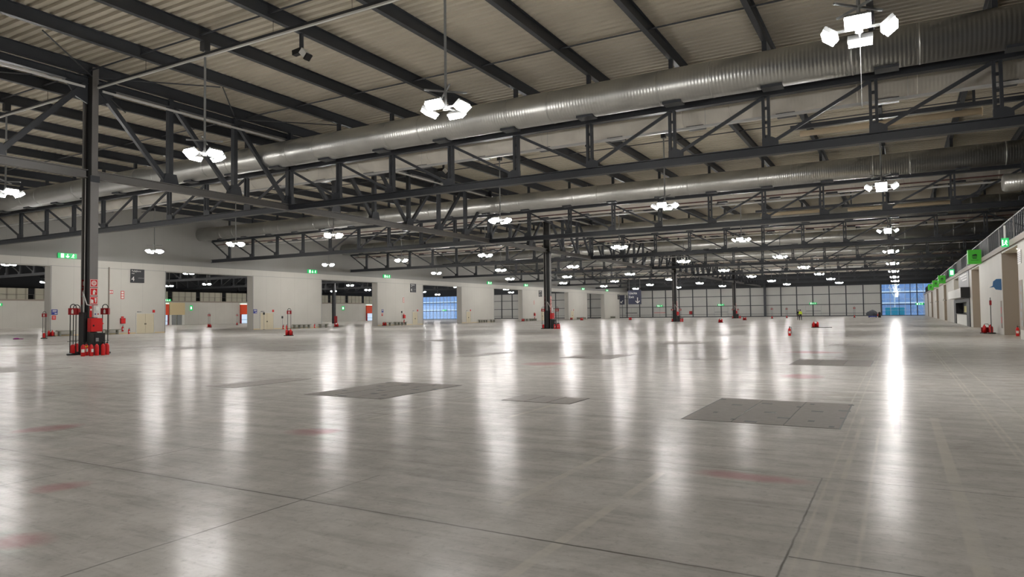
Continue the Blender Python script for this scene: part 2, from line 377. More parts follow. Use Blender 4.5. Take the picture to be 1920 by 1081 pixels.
# right wall: panel bays, recesses, slab edge, gallery floor
REC = [(45.0, 51.6), (65.2, 71.8), (108.5, 114.7), (129.6, 136.8), (151.4, 158.7), (173.0, 178.5)]
KY0, KY1 = 73.9, 94.0
wr = MB(); ys = -32.0
for a, c in sorted(REC + [(KY0, KY1)]):
    wr.box(WR, WR + 0.9, ys, a, 0, 5.1); ys = c
wr.box(WR, WR + 0.9, ys, WF, 0, 5.1)
struct(wr.build('wall_right', M['wall']))
rb = MB(); rj = MB()
for a, c in REC:
    rb.box(WR + 0.85, WR + 1.0, a, c, 0, 5.1); rj.box(WR + 0.02, WR + 0.86, c - 0.03, c - 0.005, 0, 5.1).box(WR + 0.02, WR + 0.86, a + 0.005, a + 0.03, 0, 5.1)
rb.box(WR + 0.85, WR + 1.0, KY0, KY1, 0, 5.1)
struct(rb.build('wall_recess', M['beige'])); struct(rj.build('trim_3', M['taupe']))
for a, c in REC:
    y0 = a + 0.5
    d = struct(MB().box(WR + 0.78, WR + 0.85, y0, y0 + 2.1, 0.02, 2.2).build('door_%d' % dn, M['browndoor'])); dn += 1
    MB().box(WR + 0.70, WR + 0.78, y0 + 1.5, y0 + 1.95, 1.0, 1.06).build('handle', M['palemetal'], d)
struct(MB().box(WR - 0.12, 15.5, -32, WF, 5.1, 5.38).build('trim_4', M['taupe']))
struct(MB().box(15.2, 15.5, -32, WF, 5.38, 13.9).build('wall_gallery', M['dark']))  # dark colour carries the lack of light behind the gallery
struct(MB().box(WR + 0.02, WR + 0.9, -32, WF, 5.0, 5.1).build('ceiling_recess', M['white']))
# neighbouring hall seen through the doorways
struct(MB().box(WO - 0.6, WO, -32, 184, 0, 5.2).build('wall_outer', M['wall']))
struct(MB().box(-160, WO + 0.05, -32, 184, 5.2, 5.5).build('trim_5', M['taupe']))
struct(MB().box(-160.4, -160.0, -32, WF, 5.2, 13.6).build('wall_outer_upper', M['dark']))
lo = MB(); yy = 20.0
while yy < 176:
    lo.box(WO - 0.5, WO - 0.3, yy, yy + 6.0, 5.5, 7.6); yy += 7.2
struct(lo.build('trim_6', M['louver']))
w2 = struct(MB().box(-160, -120, WF - 0.2, WF + 0.2, 7.9, 8.3).box(-120.1, -119.9, WF - 0.2, WF + 0.2, 0, 8.3).box(-160, -120, WF - 0.1, WF + 0.1, 0, 0.15).box(-160, -120, WF - 0.1, WF + 0.1, 2.75, 2.9).box(-160, -120, WF - 0.1, WF + 0.1, 5.6, 5.75).build('window_2', M['steel']))
wb = MB()
for i in range(27): wb.box(-159.2 + i * 1.5 - 0.05, -159.2 + i * 1.5 + 0.05, WF - 0.06, WF + 0.06, 0, 8)
wb.build('glazing_bar', M['palemetal'], w2)
MB().box(-160, -120, WF + 0.02, WF + 0.04, 0, 8).build('glass_pane', M['glass'], w2)

# ================================================================ STEELWORK
# ---- cross trusses: 20 nodes from the left wall to beyond the right wall
def node_x(i): return GX + 8 - 4.0 * i      # i = 0 .. 19
XR_, XLs = 15.2, WL
def build_truss(y, label, group, x0=WL, x1=XR_, mid=None):
    t = thing('cross_truss', label, 'roof truss', (0, y, 0), 0, group)
    MB().ibeam((x0, 0, 8.36), (x1, 0, 8.36), 0.34, 0.38, 0.035, 0.03).build('bottom_chord', M['steel'], t)
    MB().ibeam((x0, 0, 10.82), (x1, 0, 10.82), 0.34, 0.36, 0.035, 0.03).build('top_chord', M['steel'], t)
    for i in range(-1, 20):
        x = node_x(i)
        if x < x0 + 0.5 or x > x1: continue
        p = MB()
        for s in (-1, 1): p.box(x + s * 0.105 - 0.055, x + s * 0.105 + 0.055, -0.09, 0.09, 8.5, 10.7)
        for z in (8.9, 9.5, 10.1): p.box(x - 0.05, x + 0.05, -0.03, 0.03, z, z + 0.12)
        p.build('post', M['steel'], t)
        # stub post that carries the roof beam
        MB().box(x - 0.09, x + 0.09, -0.09, 0.09, 10.95, 13.02).build('roof_post', M['steel'], t)
        left_half = (-1 if (((x - COLX) % 40.0) < 20.0) else 1)
        # diagonals fall towards the middle of every forty-metre span
        ff = (x - (GX - 32)) % 40.0
        if ff < 19.9: a, c = (x, 10.68), (x + 4, 8.58)
        else: a, c = (x, 8.58), (x + 4, 10.68)
        if x + 4 <= x1: MB().bar((a[0], 0, a[1]), (c[0], 0, c[1]), 0.10, 0.13).build('diagonal', M['steel'], t)
        sd = 1 if ff >= 19.9 else -1
        MB().prism([(x - sd * 0.17, 8.54), (x + sd * 0.46, 8.54), (x + sd * 0.46, 8.80), (x + sd * 0.20, 8.92), (x - sd * 0.17, 8.86)], -0.10, 0.10).build('gusset_plate', M['steel'], t)
    # last diagonal into the wall
    MB().bar((x0 + 0.05, 0, 10.68), (x0 + 3.15, 0, 8.58), 0.10, 0.13).build('diagonal', M['steel'], t)
    return t
TR0 = build_truss(TY(0), 'nearest deep steel roof truss crossing the hall, low over the foreground', 'cross trusses over the hall')
for k in range(1, 7):
    dup(TR0, (0, TY(k), 0), '%s steel cross truss counted from the camera, spanning the hall from the left wall' % ORD[k])
for k in range(1, 6):
    dup(TR0, (-87.4, TY(k), 0), 'dark roof truss of the neighbouring hall, glimpsed high in the %s doorway from the left' % ORD[k], group='trusses in the neighbouring hall')
# ---- roof beams running away from the camera
bm_ = MB().ibeam((0, -31, BEAMZ + 0.28), (0, WF, BEAMZ + 0.28), 0.22, 0.55, 0.03, 0.03)
bme = bm_.mesh('roof_beam', M['steel'])
BX = [GX + 12 - 4 * i for i in range(0, 22)]
for i, x in enumerate(BX):
    if x > 15 or x < WL: continue
    o = bpy.data.objects.new('roof_beam', bme); C.objects.link(o); o.location = (x, 0, 0)
    tag(o, '%s dark steel roof beam counted from the right, running away under the corrugated deck' % ORD[i], 'roof beam', 'roof beams under the deck')
# ---- columns
def build_column(y, label):
    t = thing('steel_column', label, 'column', (COLX, y, 0), 0, 'columns down the middle of the hall')
    d, w = 0.37, 0.18
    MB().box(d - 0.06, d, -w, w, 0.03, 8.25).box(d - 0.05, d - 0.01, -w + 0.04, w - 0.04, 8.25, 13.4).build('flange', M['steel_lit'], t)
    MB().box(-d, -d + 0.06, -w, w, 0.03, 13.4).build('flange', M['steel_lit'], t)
    MB().box(-d + 0.06, d - 0.06, -0.035, 0.035, 0.03, 13.4).build('web', M['black'], t)  # shadow of the recess put into the web as black
    MB().box(-0.375, 0.375, -0.2, 0.2, 0, 0.03).build('base_plate', M['steel'], t)
    MB().tube([(-0.1, -0.16, 0.05), (-0.1, -0.16, 8.2)], 0.022, 8).build('conduit', M['palemetal'], t)
    MB().box(d - 0.02, d + 0.03, -w - 0.03, w + 0.03, 8.0, 8.3).build('splice_plate', M['steel'], t)
    # big gusset plates where the long truss lands
    for s in (-1, 1):
        MB().prism([(s * 0.18, 12.9), (s * 1.15, 12.9), (s * 1.15, 12.55), (s * 0.75, 11.95), (s * 0.18, 11.7)], -0.05, 0.05, 'yz').build('gusset_plate', M['steel'], t)
    return t
COLN = ['nearest steel column at the left, with red extinguishers round its foot', 'second steel column, mid hall, ringed with red fire kit', 'third steel column, right of the hanging exit sign', 'farthest slim steel column, in front of the far panel wall']
for k in range(4): build_column(GY + 48 * k, COLN[k])
# ---- long trusses from column to column
def build_long(y0, n, label):
    t = thing('long_truss', label, 'roof truss', (COLX, y0, 0), 0, 'long trusses over the column row'); Lh = 4.0 * n
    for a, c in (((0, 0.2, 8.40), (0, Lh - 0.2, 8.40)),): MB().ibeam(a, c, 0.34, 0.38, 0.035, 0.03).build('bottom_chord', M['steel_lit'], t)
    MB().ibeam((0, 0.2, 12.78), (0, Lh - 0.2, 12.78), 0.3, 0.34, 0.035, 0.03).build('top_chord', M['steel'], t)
    for i in range(1, n):
        MB().box(-0.14, 0.14, i * 4 - 0.12, i * 4 + 0.12, 8.55, 13.0).build('post', M['steel'], t)
        MB().prism([(i * 4 - 0.45, 8.56), (i * 4 + 0.45, 8.56), (i * 4 + 0.3, 9.1), (i * 4 - 0.3, 9.1)], -0.16, 0.16, 'yz').build('gusset_plate', M['steel'], t)
    for i in range(n):
        if i < n / 2: a, c = (i * 4 + 0.3, 12.6), (i * 4 + 3.85, 8.65)
        else: a, c = (i * 4 + 0.15, 8.65), (i * 4 + 3.7, 12.6)
        MB().bar((0, a[0], a[1]), (0, c[0], c[1]), 0.2, 0.22).build('diagonal', M['steel'], t)
    MB().box(0.17, 0.23, 0.4, Lh - 0.4, 12.36, 12.46).build('cable_trunking', M['palemetal'], t)
    return t
LNG = build_long(GY, 12, 'deep steel truss running away from the nearest column to the second column')
for i, (yy, lab) in enumerate(((GY - 48, 'deep steel truss entering at the left edge, ending on the nearest column'), (GY + 48, 'deep steel truss between the second and third columns'), (GY + 96, 'distant steel truss between the third and farthest columns'))):
    dup(LNG, (COLX, yy, 0), lab)
build_long(GY + 144, 9, 'last steel truss from the farthest column to the far wall')
# ---- tie rods and wind bracing under the deck
for i, yy in enumerate((18.02, 26.95, 45.4, 51.0, 66.3, 75.0, 93.4, 114.3)):
    o = MB().tube([(WL, yy, 13.2), (14.8, yy, 13.2)], 0.035, 6).build('tie_rod', M['steel'])
    tag(o, '%s thin dark rod from the camera, crossing beneath the roof deck from side to side' % ORD[i], 'tie rod', 'tie rods under the deck')
for i, (a, c, lab) in enumerate((((-28.94, 14.2), (COLX + .3, 18.1), 'thin brace running up right from the nearest column top'), ((-36.8, 14.2), (COLX - .3, 18.1), 'thin brace running left towards the camera from the nearest column top'), ((-36.8, 22.3), (COLX - .3, 18.4), 'thin brace running left and away from the nearest column top'), ((-28.8, 22.2), (COLX + .3, 18.4), 'thin brace running right and away from the nearest column top'), ((-28.75, 22.3), (-32.7, 26.2), 'thin roof brace between the second and third posts of the near long truss'), ((-28.75, 30.3), (-32.7, 26.4), 'thin roof brace beyond the third post of the near long truss'))):
    tag(MB().tube([(a[0], a[1], 12.96), (c[0], c[1], 12.96)], 0.03, 6).build('brace_rod', M['steel']), lab, 'brace')
# ---- ducts: silver on the near side of each truss, cream on the far side
def build_duct(name, y, z, r, m, label, group, x0, x1, step):
    t = thing(name, label, 'ventilation duct', (0, y, z), 0, group)
    MB().tube([(x0, 0, 0), (x1, 0, 0)], r, 40).build('duct_tube', m, t, True)
    x = x1 - 1.0; j = 0
    while x > x0 + 0.5:
        MB().tube([(x - 0.03, 0, 0), (x + 0.03, 0, 0)], r + 0.012, 40).build('joint_ring', m, t, True)
        x -= step if j % 2 == 0 else step * 0.42; j += 1
    for i in range(-1, 20):
        xx = node_x(i) + 0.5
        if xx > x0 + 0.5 and xx < x1: MB().box(xx - 0.4, xx + 0.4, -0.3, 0.3, -r - 0.05, -r + 0.05).build('saddle_bracket', M['steel'], t)
    return t
DU = build_duct('silver_duct', TY(0) - 1.5, 11.28, 0.74, M['duct'], 'nearest large round silver duct, crossing the picture above the first truss', 'silver ducts along the trusses', WL, 14.5, 5.2)
DC = build_duct('cream_duct', TY(0) + 2.3, 11.1, 0.74, M['duct_cream'], 'nearest cream round duct, showing under the big silver duct behind the first truss', 'cream ducts behind the trusses', WL, 14.5, 5.2)
for k in range(1, 7):
    dup(DU, (0, TY(k) - 1.5, 11.40), '%s round silver duct counted from the camera, in front of a cross truss' % ORD[k])
    dup(DC, (0, TY(k) + 2.3, 11.15), '%s cream round duct counted from the camera, behind a cross truss' % ORD[k])
# short duct stub by the right-hand wall
t = thing('duct_stub', 'short wide silver duct end hanging at the right edge of the picture', 'ventilation duct', (5.8, 52, 9.4))
MB().tube([(0, 0, 0), (0.12, 0, 0), (7, 0, 0)], [0.46, 0.55, 0.55], 32).build('duct_tube', M['duct'], t, True)
MB().box(1.0, 1.1, -0.05, 0.05, 0.5, 1.25).box(5.0, 5.1, -0.05, 0.05, 0.5, 1.25).build('hanger', M['steel'], t)
# pale cable trays behind the trusses and pipe runs
for k in range(0, 5):
    o = thing('cable_tray', '%s pale cable tray from the camera, strung just behind a cross truss' % ORD[k], 'cable tray', (0, TY(k) + 1.05, 10.0 - 0.05 * (k > 0)), 0, 'cable trays behind the trusses')
    MB().box(WL, 14, -0.09, 0.09, 0, 0.02).box(WL, 14, -0.09, -0.075, 0.02, 0.10).box(WL, 14, 0.075, 0.09, 0.02, 0.10).build('tray', M['palemetal'], o)
    MB().tube([(WL, 0, 0.05), (14, 0, 0.05)], 0.035, 6).build('cable', M['black'], o)
    for i in range(0, 20, 2): MB().tube([(node_x(i) + 1.2, 0.085, 0.05), (node_x(i) + 1.2, 0.085, 2.9)], 0.008, 4).build('hanger_rod', M['palemetal'], o)
for k in range(1, 5):
    tag(MB().tube([(WL, TY(k) + 0.55, 10.35), (14, TY(k) + 0.55, 10.35)], 0.05, 8).build('sprinkler_pipe', M['pipe']), '%s brownish pipe from the camera, running along behind a cross truss' % ORD[k - 1], 'pipe', 'pipes behind the trusses')
for k in range(0, 3):
    o = thing('lighting_track', '%s dark track with a pale underside from the camera, crossing at a column' % ORD[k], 'cable tray', (0, GY + 48 * k, 12.42), 0, 'tracks over the columns')
    for a, c in ((-71, COLX - 0.6), (COLX + 0.6, 14)): MB().box(a, c, -0.05, 0.05, 0.02, 0.12).build('track', M['steel'], o); MB().box(a, c, -0.07, 0.03, -0.06, 0.0).build('trunking', M['palemetal'], o)
    for i in range(1, 19):
        if abs(node_x(i) - COLX) > 1: MB().tube([(node_x(i), 0, 0.1), (node_x(i), 0, 0.6)], 0.01, 4).build('hanger_rod', M['black'], o)
# rolled-up curtains hung behind the first trusses
for (x0, x1, yy, z, lab) in ((-3.7, 3.15, 33.5, 9.66, 'long cream roll of curtain under the near truss at the upper right'), (-3.2, 3.6, 58.0, 9.25, 'farther cream roll of curtain, behind the second truss at the right'), (-9.5, -4.9, 58.0, 9.35, 'cream roll of curtain behind the second truss, left of the vertical lamp row')):
    o = thing('curtain_roll', lab, 'curtain', (0, yy, z), 0, 'rolled curtains under the roof')
    MB().tube([(x0, 0, 0), (x1, 0, 0)], 0.13, 16).build('roll', M['creamroll'], o, True)
    MB().tube([(x1, 0, 0), (x1 + 0.03, 0, 0)], 0.2, 20).build('end_disc', M['creamroll'], o)
    MB().tube([(x1 + 0.03, 0, 0), (x1 + 0.05, 0, 0)], 0.05, 10).build('hub', M['black'], o)
    MB().box(x0 - 0.4, x1 + 1.5, -0.1, 0.1, 0.22, 0.4).build('track', M['steel'], o)
    MB().box(x0 + 0.2, x0 + 0.3, -0.04, 0.04, 0.4, 3.3).box(x1 - 0.3, x1 - 0.2, -0.04, 0.04, 0.4, 3.3).build('hanger', M['steel'], o)
# ceiling-mounted projectors / spotlights
def spot(x, y, z, rz, lab):
    o = thing('ceiling_spotlight', lab, 'spotlight', (x, y, z), rz, 'spotlights under the roof beams')
    MB().box(-0.06, 0.06, -0.06, 0.06, 0, 13.02 - z).build('stem', M['steel'], o)
    MB().bar((0, 0, 0.02), (-0.42, 0, -0.02), 0.22, 0.2).build('head', M['black'], o)
    h = MB().bar((0.05, 0, 0.0), (0.32, 0, -0.28), 0.24, 0.24).build('head', M['white'], o)
    MB().bar((0.32, 0, -0.28), (0.38, 0, -0.34), 0.28, 0.28).build('barn_door', M['black'], h)
for x, y, z, rz, lab in ((-20.65, 19.7, 12.3, 0, 'twin-headed spotlight under the roof, upper left of centre'), (-16.65, 38.5, 12.2, .3, 'small spotlight seen through the near truss above the middle'), (-8.65, 38.0, 12.1, -.4, 'small spotlight seen through the near truss, upper right'), (-28.65, 41.0, 12.2, .2, 'small spotlight under the roof beyond the near long truss'), (-20.65, 62.5, 12.2, .5, 'small spotlight behind the second truss near the middle'), (-0.65, 63.0, 12.2, 0, 'small spotlight behind the second truss at the right')):
    spot(x, y, z, rz, lab)
# ================================================================ FLOODLIGHT CLUSTERS
LZ = 8.32
LX = [GX - d for d in (0, 12, 24, 40, 52, 64)]
def build_lamp(label):
    t = thing('floodlight_cluster', label, 'ceiling lamp', (LX[0], GY, LZ), 0, 'floodlight clusters in a grid')
    MB().tube([(0, 0, 0.0), (0, 0, 13.0 - LZ)], 0.045, 10).build('pole', M['grey'], t)
    MB().box(-0.14, 0.14, -0.14, 0.14, 12.62 - LZ, 13.0 - LZ).build('canopy', M['steel'], t)
    MB().tube([(0, 0, -0.04), (0, 0, 0.14)], 0.09, 12).build('hub', M['grey'], t)
    for k in range(4):
        ca, sa = math.cos(k * PI / 2), math.sin(k * PI / 2)
        def q(r, s, z): return (ca * r - sa * s, sa * r + ca * s, z)
        MB().bar(q(0.05, 0, 0.06), q(0.52, 0, 0.06), 0.06, 0.05).build('arm', M['grey'], t)
        # head tilted well outwards, steepened to send light up at ducts and roof
        tl = math.radians(38); c0 = Vector(q(0.62, 0, 0.02)); rad = Vector((ca * math.cos(tl), sa * math.cos(tl), math.sin(tl))); tan = Vector((-sa, ca, 0)); nrm = Vector((ca * math.sin(tl), sa * math.sin(tl), -math.cos(tl)))
        def hb(a, s, d): return c0 + rad * a + tan * s + nrm * d
        vs = [hb(a, s, d) for d in (-0.07, 0.03) for a, s in ((-0.16, -0.28), (0.16, -0.28), (0.16, 0.28), (-0.16, 0.28))]
        h = MB().add(vs, [(0, 1, 2, 3), (0, 4, 5, 1), (1, 5, 6, 2), (2, 6, 7, 3), (3, 7, 4, 0), (4, 7, 6, 5)]).build('lamp_head', M['grey'], t)
        vs = [hb(a, s, d) for d in (0.032, 0.14) for a, s in ((-0.14, -0.26), (0.14, -0.26), (0.14, 0.26), (-0.14, 0.26))]  # lens made deep, its glowing sides shaped to add light upwards
        me = MB().add(vs, [(4, 7, 6, 5), (0, 4, 5, 1), (1, 5, 6, 2), (2, 6, 7, 3), (3, 7, 4, 0), (0, 1, 2, 3)]).mesh('lens', M['lamp'])
        lo_ = bpy.data.objects.new('lens', me); C.objects.link(lo_); lo_.parent = h
    for k in range(2):
        u = MB(); ca, sa = math.cos(k * PI / 2 + PI / 4), math.sin(k * PI / 2 + PI / 4)
        u.bar((-0.7 * ca, -0.7 * sa, 0.58), (0.7 * ca, 0.7 * sa, 0.58), 0.05, 0.05).build('upper_arm', M['grey'], t)
    return t
LAMP = build_lamp('brightest floodlight cluster, nearest at the upper right over the silver duct')
rows = ['nearest', 'second', 'third', 'fourth', 'fifth', 'sixth', 'seventh', 'farthest']
colsn = ['rightmost', 'second from the right', 'third from the right', 'fourth from the right, just left of the columns', 'fifth from the right', 'leftmost, by the wall with doorways']
MB().tube([(0.02, -0.1, -1.9), (0.02, -0.1, 0.0)], 0.007, 6).build('cord', M['grey'], None)
cord = C.objects['cord']; 
for k in range(-1, 8):
    for j in range(6):
        if (j, k) == (0, 0): continue
        if k == -1: lab = 'floodlight cluster behind the camera, %s' % colsn[j]
        else: lab = 'floodlight cluster in the %s row, %s' % (rows[k], colsn[j])
        dz = 0.28 if (j, k) == (1, 0) else 0.0
        y = GY + 24 * k
        if y > WF - 3: continue
        dup(LAMP, (LX[j], y, LZ), lab)
cord.parent = LAMP
# lamps of the neighbouring hall
for k in range(0, 8):
    for j, dx in enumerate((-93.0, -105.0, -121.0, -133.0)):
        dup(LAMP, (dx, GY + 24 * k, LZ), 'neighbouring hall floodlight cluster, %s row from the near end, %s line beyond the wall' % (ORD[k], ORD[j]), group='floodlights in the neighbouring hall', skip=('cord',))
# ================================================================ FIRE EQUIPMENT
def extinguisher_meshes(body):
    return body
def build_ext(label, loc, rz=0, mb='red', group='fire extinguishers', cat='fire extinguisher', sc=1.0):
    t = thing('fire_extinguisher', label, cat, loc, rz, group)
    MB().lathe([(0.085, 0), (0.09, 0.02), (0.09, 0.40), (0.075, 0.46), (0.035, 0.50), (0.03, 0.52)], 16).build('cylinder', M[mb], t, True)
    v = MB().lathe([(0.028, 0.52), (0.028, 0.57), (0.02, 0.58)], 10).build('valve', M['black'], t)
    MB().bar((-0.02, 0, 0.60), (0.13, 0, 0.63), 0.025, 0.02).bar((-0.02, 0, 0.565), (0.12, 0, 0.565), 0.025, 0.015).build('handle', M['black'], t)
    q = MB(); aa = [-0.75 + 0.25 * i for i in range(7)]
    q.add([(0.0915 * math.cos(a), 0.0915 * math.sin(a), z) for z in (0.17, 0.31) for a in aa], [(i, i + 1, i + 8, i + 7) for i in range(6)])
    q.build('label_patch', M['white'], t)
    MB().tube([(0.0, 0.03, 0.56), (0.0, 0.12, 0.55), (0.02, 0.13, 0.4), (0.03, 0.115, 0.12)], 0.012, 6).build('hose', M['black'], t)
    return t
EX = build_ext('red extinguisher with white label, standing leftmost in front of the nearest column', (-31.55, 17.30, 0), -0.6)
def ext(x, y, lab, rz=0.0, z=0.0): return dup(EX, (x, y, z), lab, rz)
ext(-31.45, 17.60, 'second red extinguisher from the left in front of the nearest column', 0.3)
ext(-31.52, 17.88, 'third red extinguisher from the left in front of the nearest column', 1.6)
ext(-31.50, 18.15, 'fourth red extinguisher from the left in front of the nearest column', 1.9)
ext(-31.75, 18.48, 'rightmost red extinguisher of the row in front of the nearest column', 2.4)
tagged = ext(-32.05, 17.72, 'red extinguisher with yellow tag, behind the row at the nearest column', -0.5)
MB().prism([(-0.07, 0.44), (0.07, 0.44), (0.0, 0.32)], 0.092, 0.098, 'yz').build('warning_tag', M['yellow'], tagged)
def build_stand(label, loc, rz=0.0, full=True):
    t = thing('extinguisher_stand', label, 'stand', loc, rz, 'extinguisher stands with a sign box')
    MB().lathe([(0.24, 0), (0.25, 0.02), (0.25, 0.06), (0.2, 0.09)], 18).build('base', M['black'], t)
    arc = [(-0.13, 0, 0.05), (-0.13, 0, 2.2)] + [(-0.13 * math.cos(a * PI / 8), 0, 2.2 + 0.13 * math.sin(a * PI / 8)) for a in range(1, 8)] + [(0.13, 0, 2.2), (0.13, 0, 0.05)]
    MB().tube(arc, 0.02, 8).build('pole', M['black'], t)
    b = MB().box(-0.19, 0.19, -0.06, 0.06, 1.85, 2.15).build('sign_box', M['darkred'], t)
    for s in (-1, 1):
        MB().box(-0.045, 0.045, min(s * 0.06, s * 0.066), max(s * 0.06, s * 0.066), 1.90, 2.06).box(-0.02, 0.02, min(s * 0.06, s * 0.066), max(s * 0.06, s * 0.066), 2.06, 2.1).build('pictogram', M['white'], b)
    MB().bar((-0.24, 0, 0.62), (0.2, 0, 0.62), 0.03, 0.02).build('shelf_bar', M['black'], t)
    MB().lathe([(0.1, 0.09), (0.1, 0.42), (0.06, 0.48)], 14).build('bucket', M['red'], t)
    return t
ST = build_stand('black looped pole stand with red sign box, left of the nearest column', (-33.15, 17.72, 0), 0.55)
def stand(x, y, lab, rz=0.5): return dup(ST, (x, y, 0), lab, rz)
stand(-33.0, 19.1, 'black looped pole stand with red sign box, right of the nearest column')
stand(-34.5, 18.6, 'pole stand with red sign box, half hidden behind the left of the nearest column', 1.3)
stand(-45.5, 42.0, 'lone pole stand with red sign box on the open floor between the first two doorways')
stand(-98.3, 73.8, 'pole stand with red base in the neighbouring hall, through the second doorway from the left')
stand(-118.6, 95.6, 'farther pole stand in the neighbouring hall, at the right of the second doorway')
stand(-63.9, 31.8, 'pole stand with dark sign box beside the left edge doorway')
stand(-23.0, 150.8, 'distant pole stand with red base by the panel wall, farther left of the walkers')
stand(-21.3, 159.6, 'distant pole stand by the panel wall, just left of the two walkers')
stand(-8.2, 161.1, 'distant pole stand with red base, left of the grey heap')
stand(5.15, 53.9, 'pole stand with red sign box against the right wall panel', 1.5)
stand(-26.5, 100.0, 'distant pole stand with red base in the middle of the far floor') if False else None
# red fire buckets / boxes lying on the floor
def redbox(x, y, lab, s=0.45, n=2):
    t = thing('fire_point', lab, 'fire equipment', (x, y, 0), 0.4, 'red fire kit standing on the floor')
    MB().box(-0.35 * s / .45, 0.35 * s / .45, -0.2, 0.2, 0, 0.06).build('base', M['black'], t)
    for i in range(n): MB().lathe([(0.1, 0.06), (0.1, 0.45), (0.05, 0.52), (0.03, 0.58)], 14, (-0.18 + 0.36 * i / max(1, n - 1), 0, 0)).build('cylinder', M['red'], t, True)
    MB().box(-0.3, 0.3, 0.12, 0.16, 0.06, 0.4).build('back_plate', M['darkred'], t)
    MB().tube([(-0.2, 0.1, 0.4), (-0.1, 0.1, 0.62), (0.1, 0.1, 0.62), (0.2, 0.1, 0.4)], 0.015, 6).build('handle', M['black'], t)
    return t
RB = redbox(-45.3, 41.75, 'pair of red cylinders on a tray at the foot of the lone pole stand')
for x, y, lab in ((-98.0, 73.6, 'red fire kit at the foot of a stand, through the second doorway'), (-22.7, 102.3, 'red fire kit alone on the far floor, below the middle green exit sign'), (-24.1, 127.7, 'red fire kit on the far floor, right of the farthest column'), (-50.8, 142.5, 'red fire kit under the hanging navy exit sign'), (-6.9, 70.7, 'red fire kit with a dark hose beside it, on the aisle right of centre'), (-62.0, 142.0, 'red fire kit near the left wall, left of the hanging navy exit sign'), (5.0, 54.6, 'red fire kit at the foot of the stand on the right wall'), (-72.6, 76.0, 'red fire kit in the third doorway from the left'), (-70.9, 84.9, 'red fire kit beside the right edge of the third doorway from the left'), (-71.0, 35.9, 'red fire kit at the edge of the leftmost doorway'), (-70.9, 130.8, 'red fire kit at the edge of the fifth doorway from the left'), (-70.8, 155.8, 'red fire kit at the edge of the sixth doorway from the left'), (-4.4, 190.0, 'red fire kit by the left edge of the glazed bay')):
    dup(RB, (x, y, 0), lab)
tag(MB().tube([(-6.55, 70.6, 0.03), (-6.2, 70.5, 0.03), (-5.9, 70.75, 0.03), (-5.5, 70.6, 0.03)], 0.03, 6).build('hose', M['black']), 'short dark hose lying beside the red fire kit on the aisle', 'hose')
ext(-6.3, 48.3, 'single red extinguisher standing alone on the aisle floor', -1.4)
ext(6.0, 49.6, 'red extinguisher at the right edge, in the recess by the brown door', -1.7)
ext(-69.1, 62.8, 'red extinguisher by the left wall, right of the second pair of beige doors', 0.3)
ext(-68.9, 63.15, 'second red extinguisher by the left wall, right of the second pair of beige doors', 1.3)
ext(-71.0, 43.6, 'red extinguisher on the floor by the left wall, right of the nearest column', 0.3)
ext(-71.2, 70.3, 'red extinguisher by the left wall, between the two benches', 0.2)
tag(MB().lathe([(0.2, 0.0), (0.26, 0.05), (0.12, 0.12)], 10).bar((0.1, 0, 0.05), (0.6, 0.2, 0.04), 0.12, 0.05).build('cloth_scrap', M['purple'], None, False, (-64.6, 30.0, 0)), 'small purple cloth scrap lying on the floor at the far left', 'cloth')
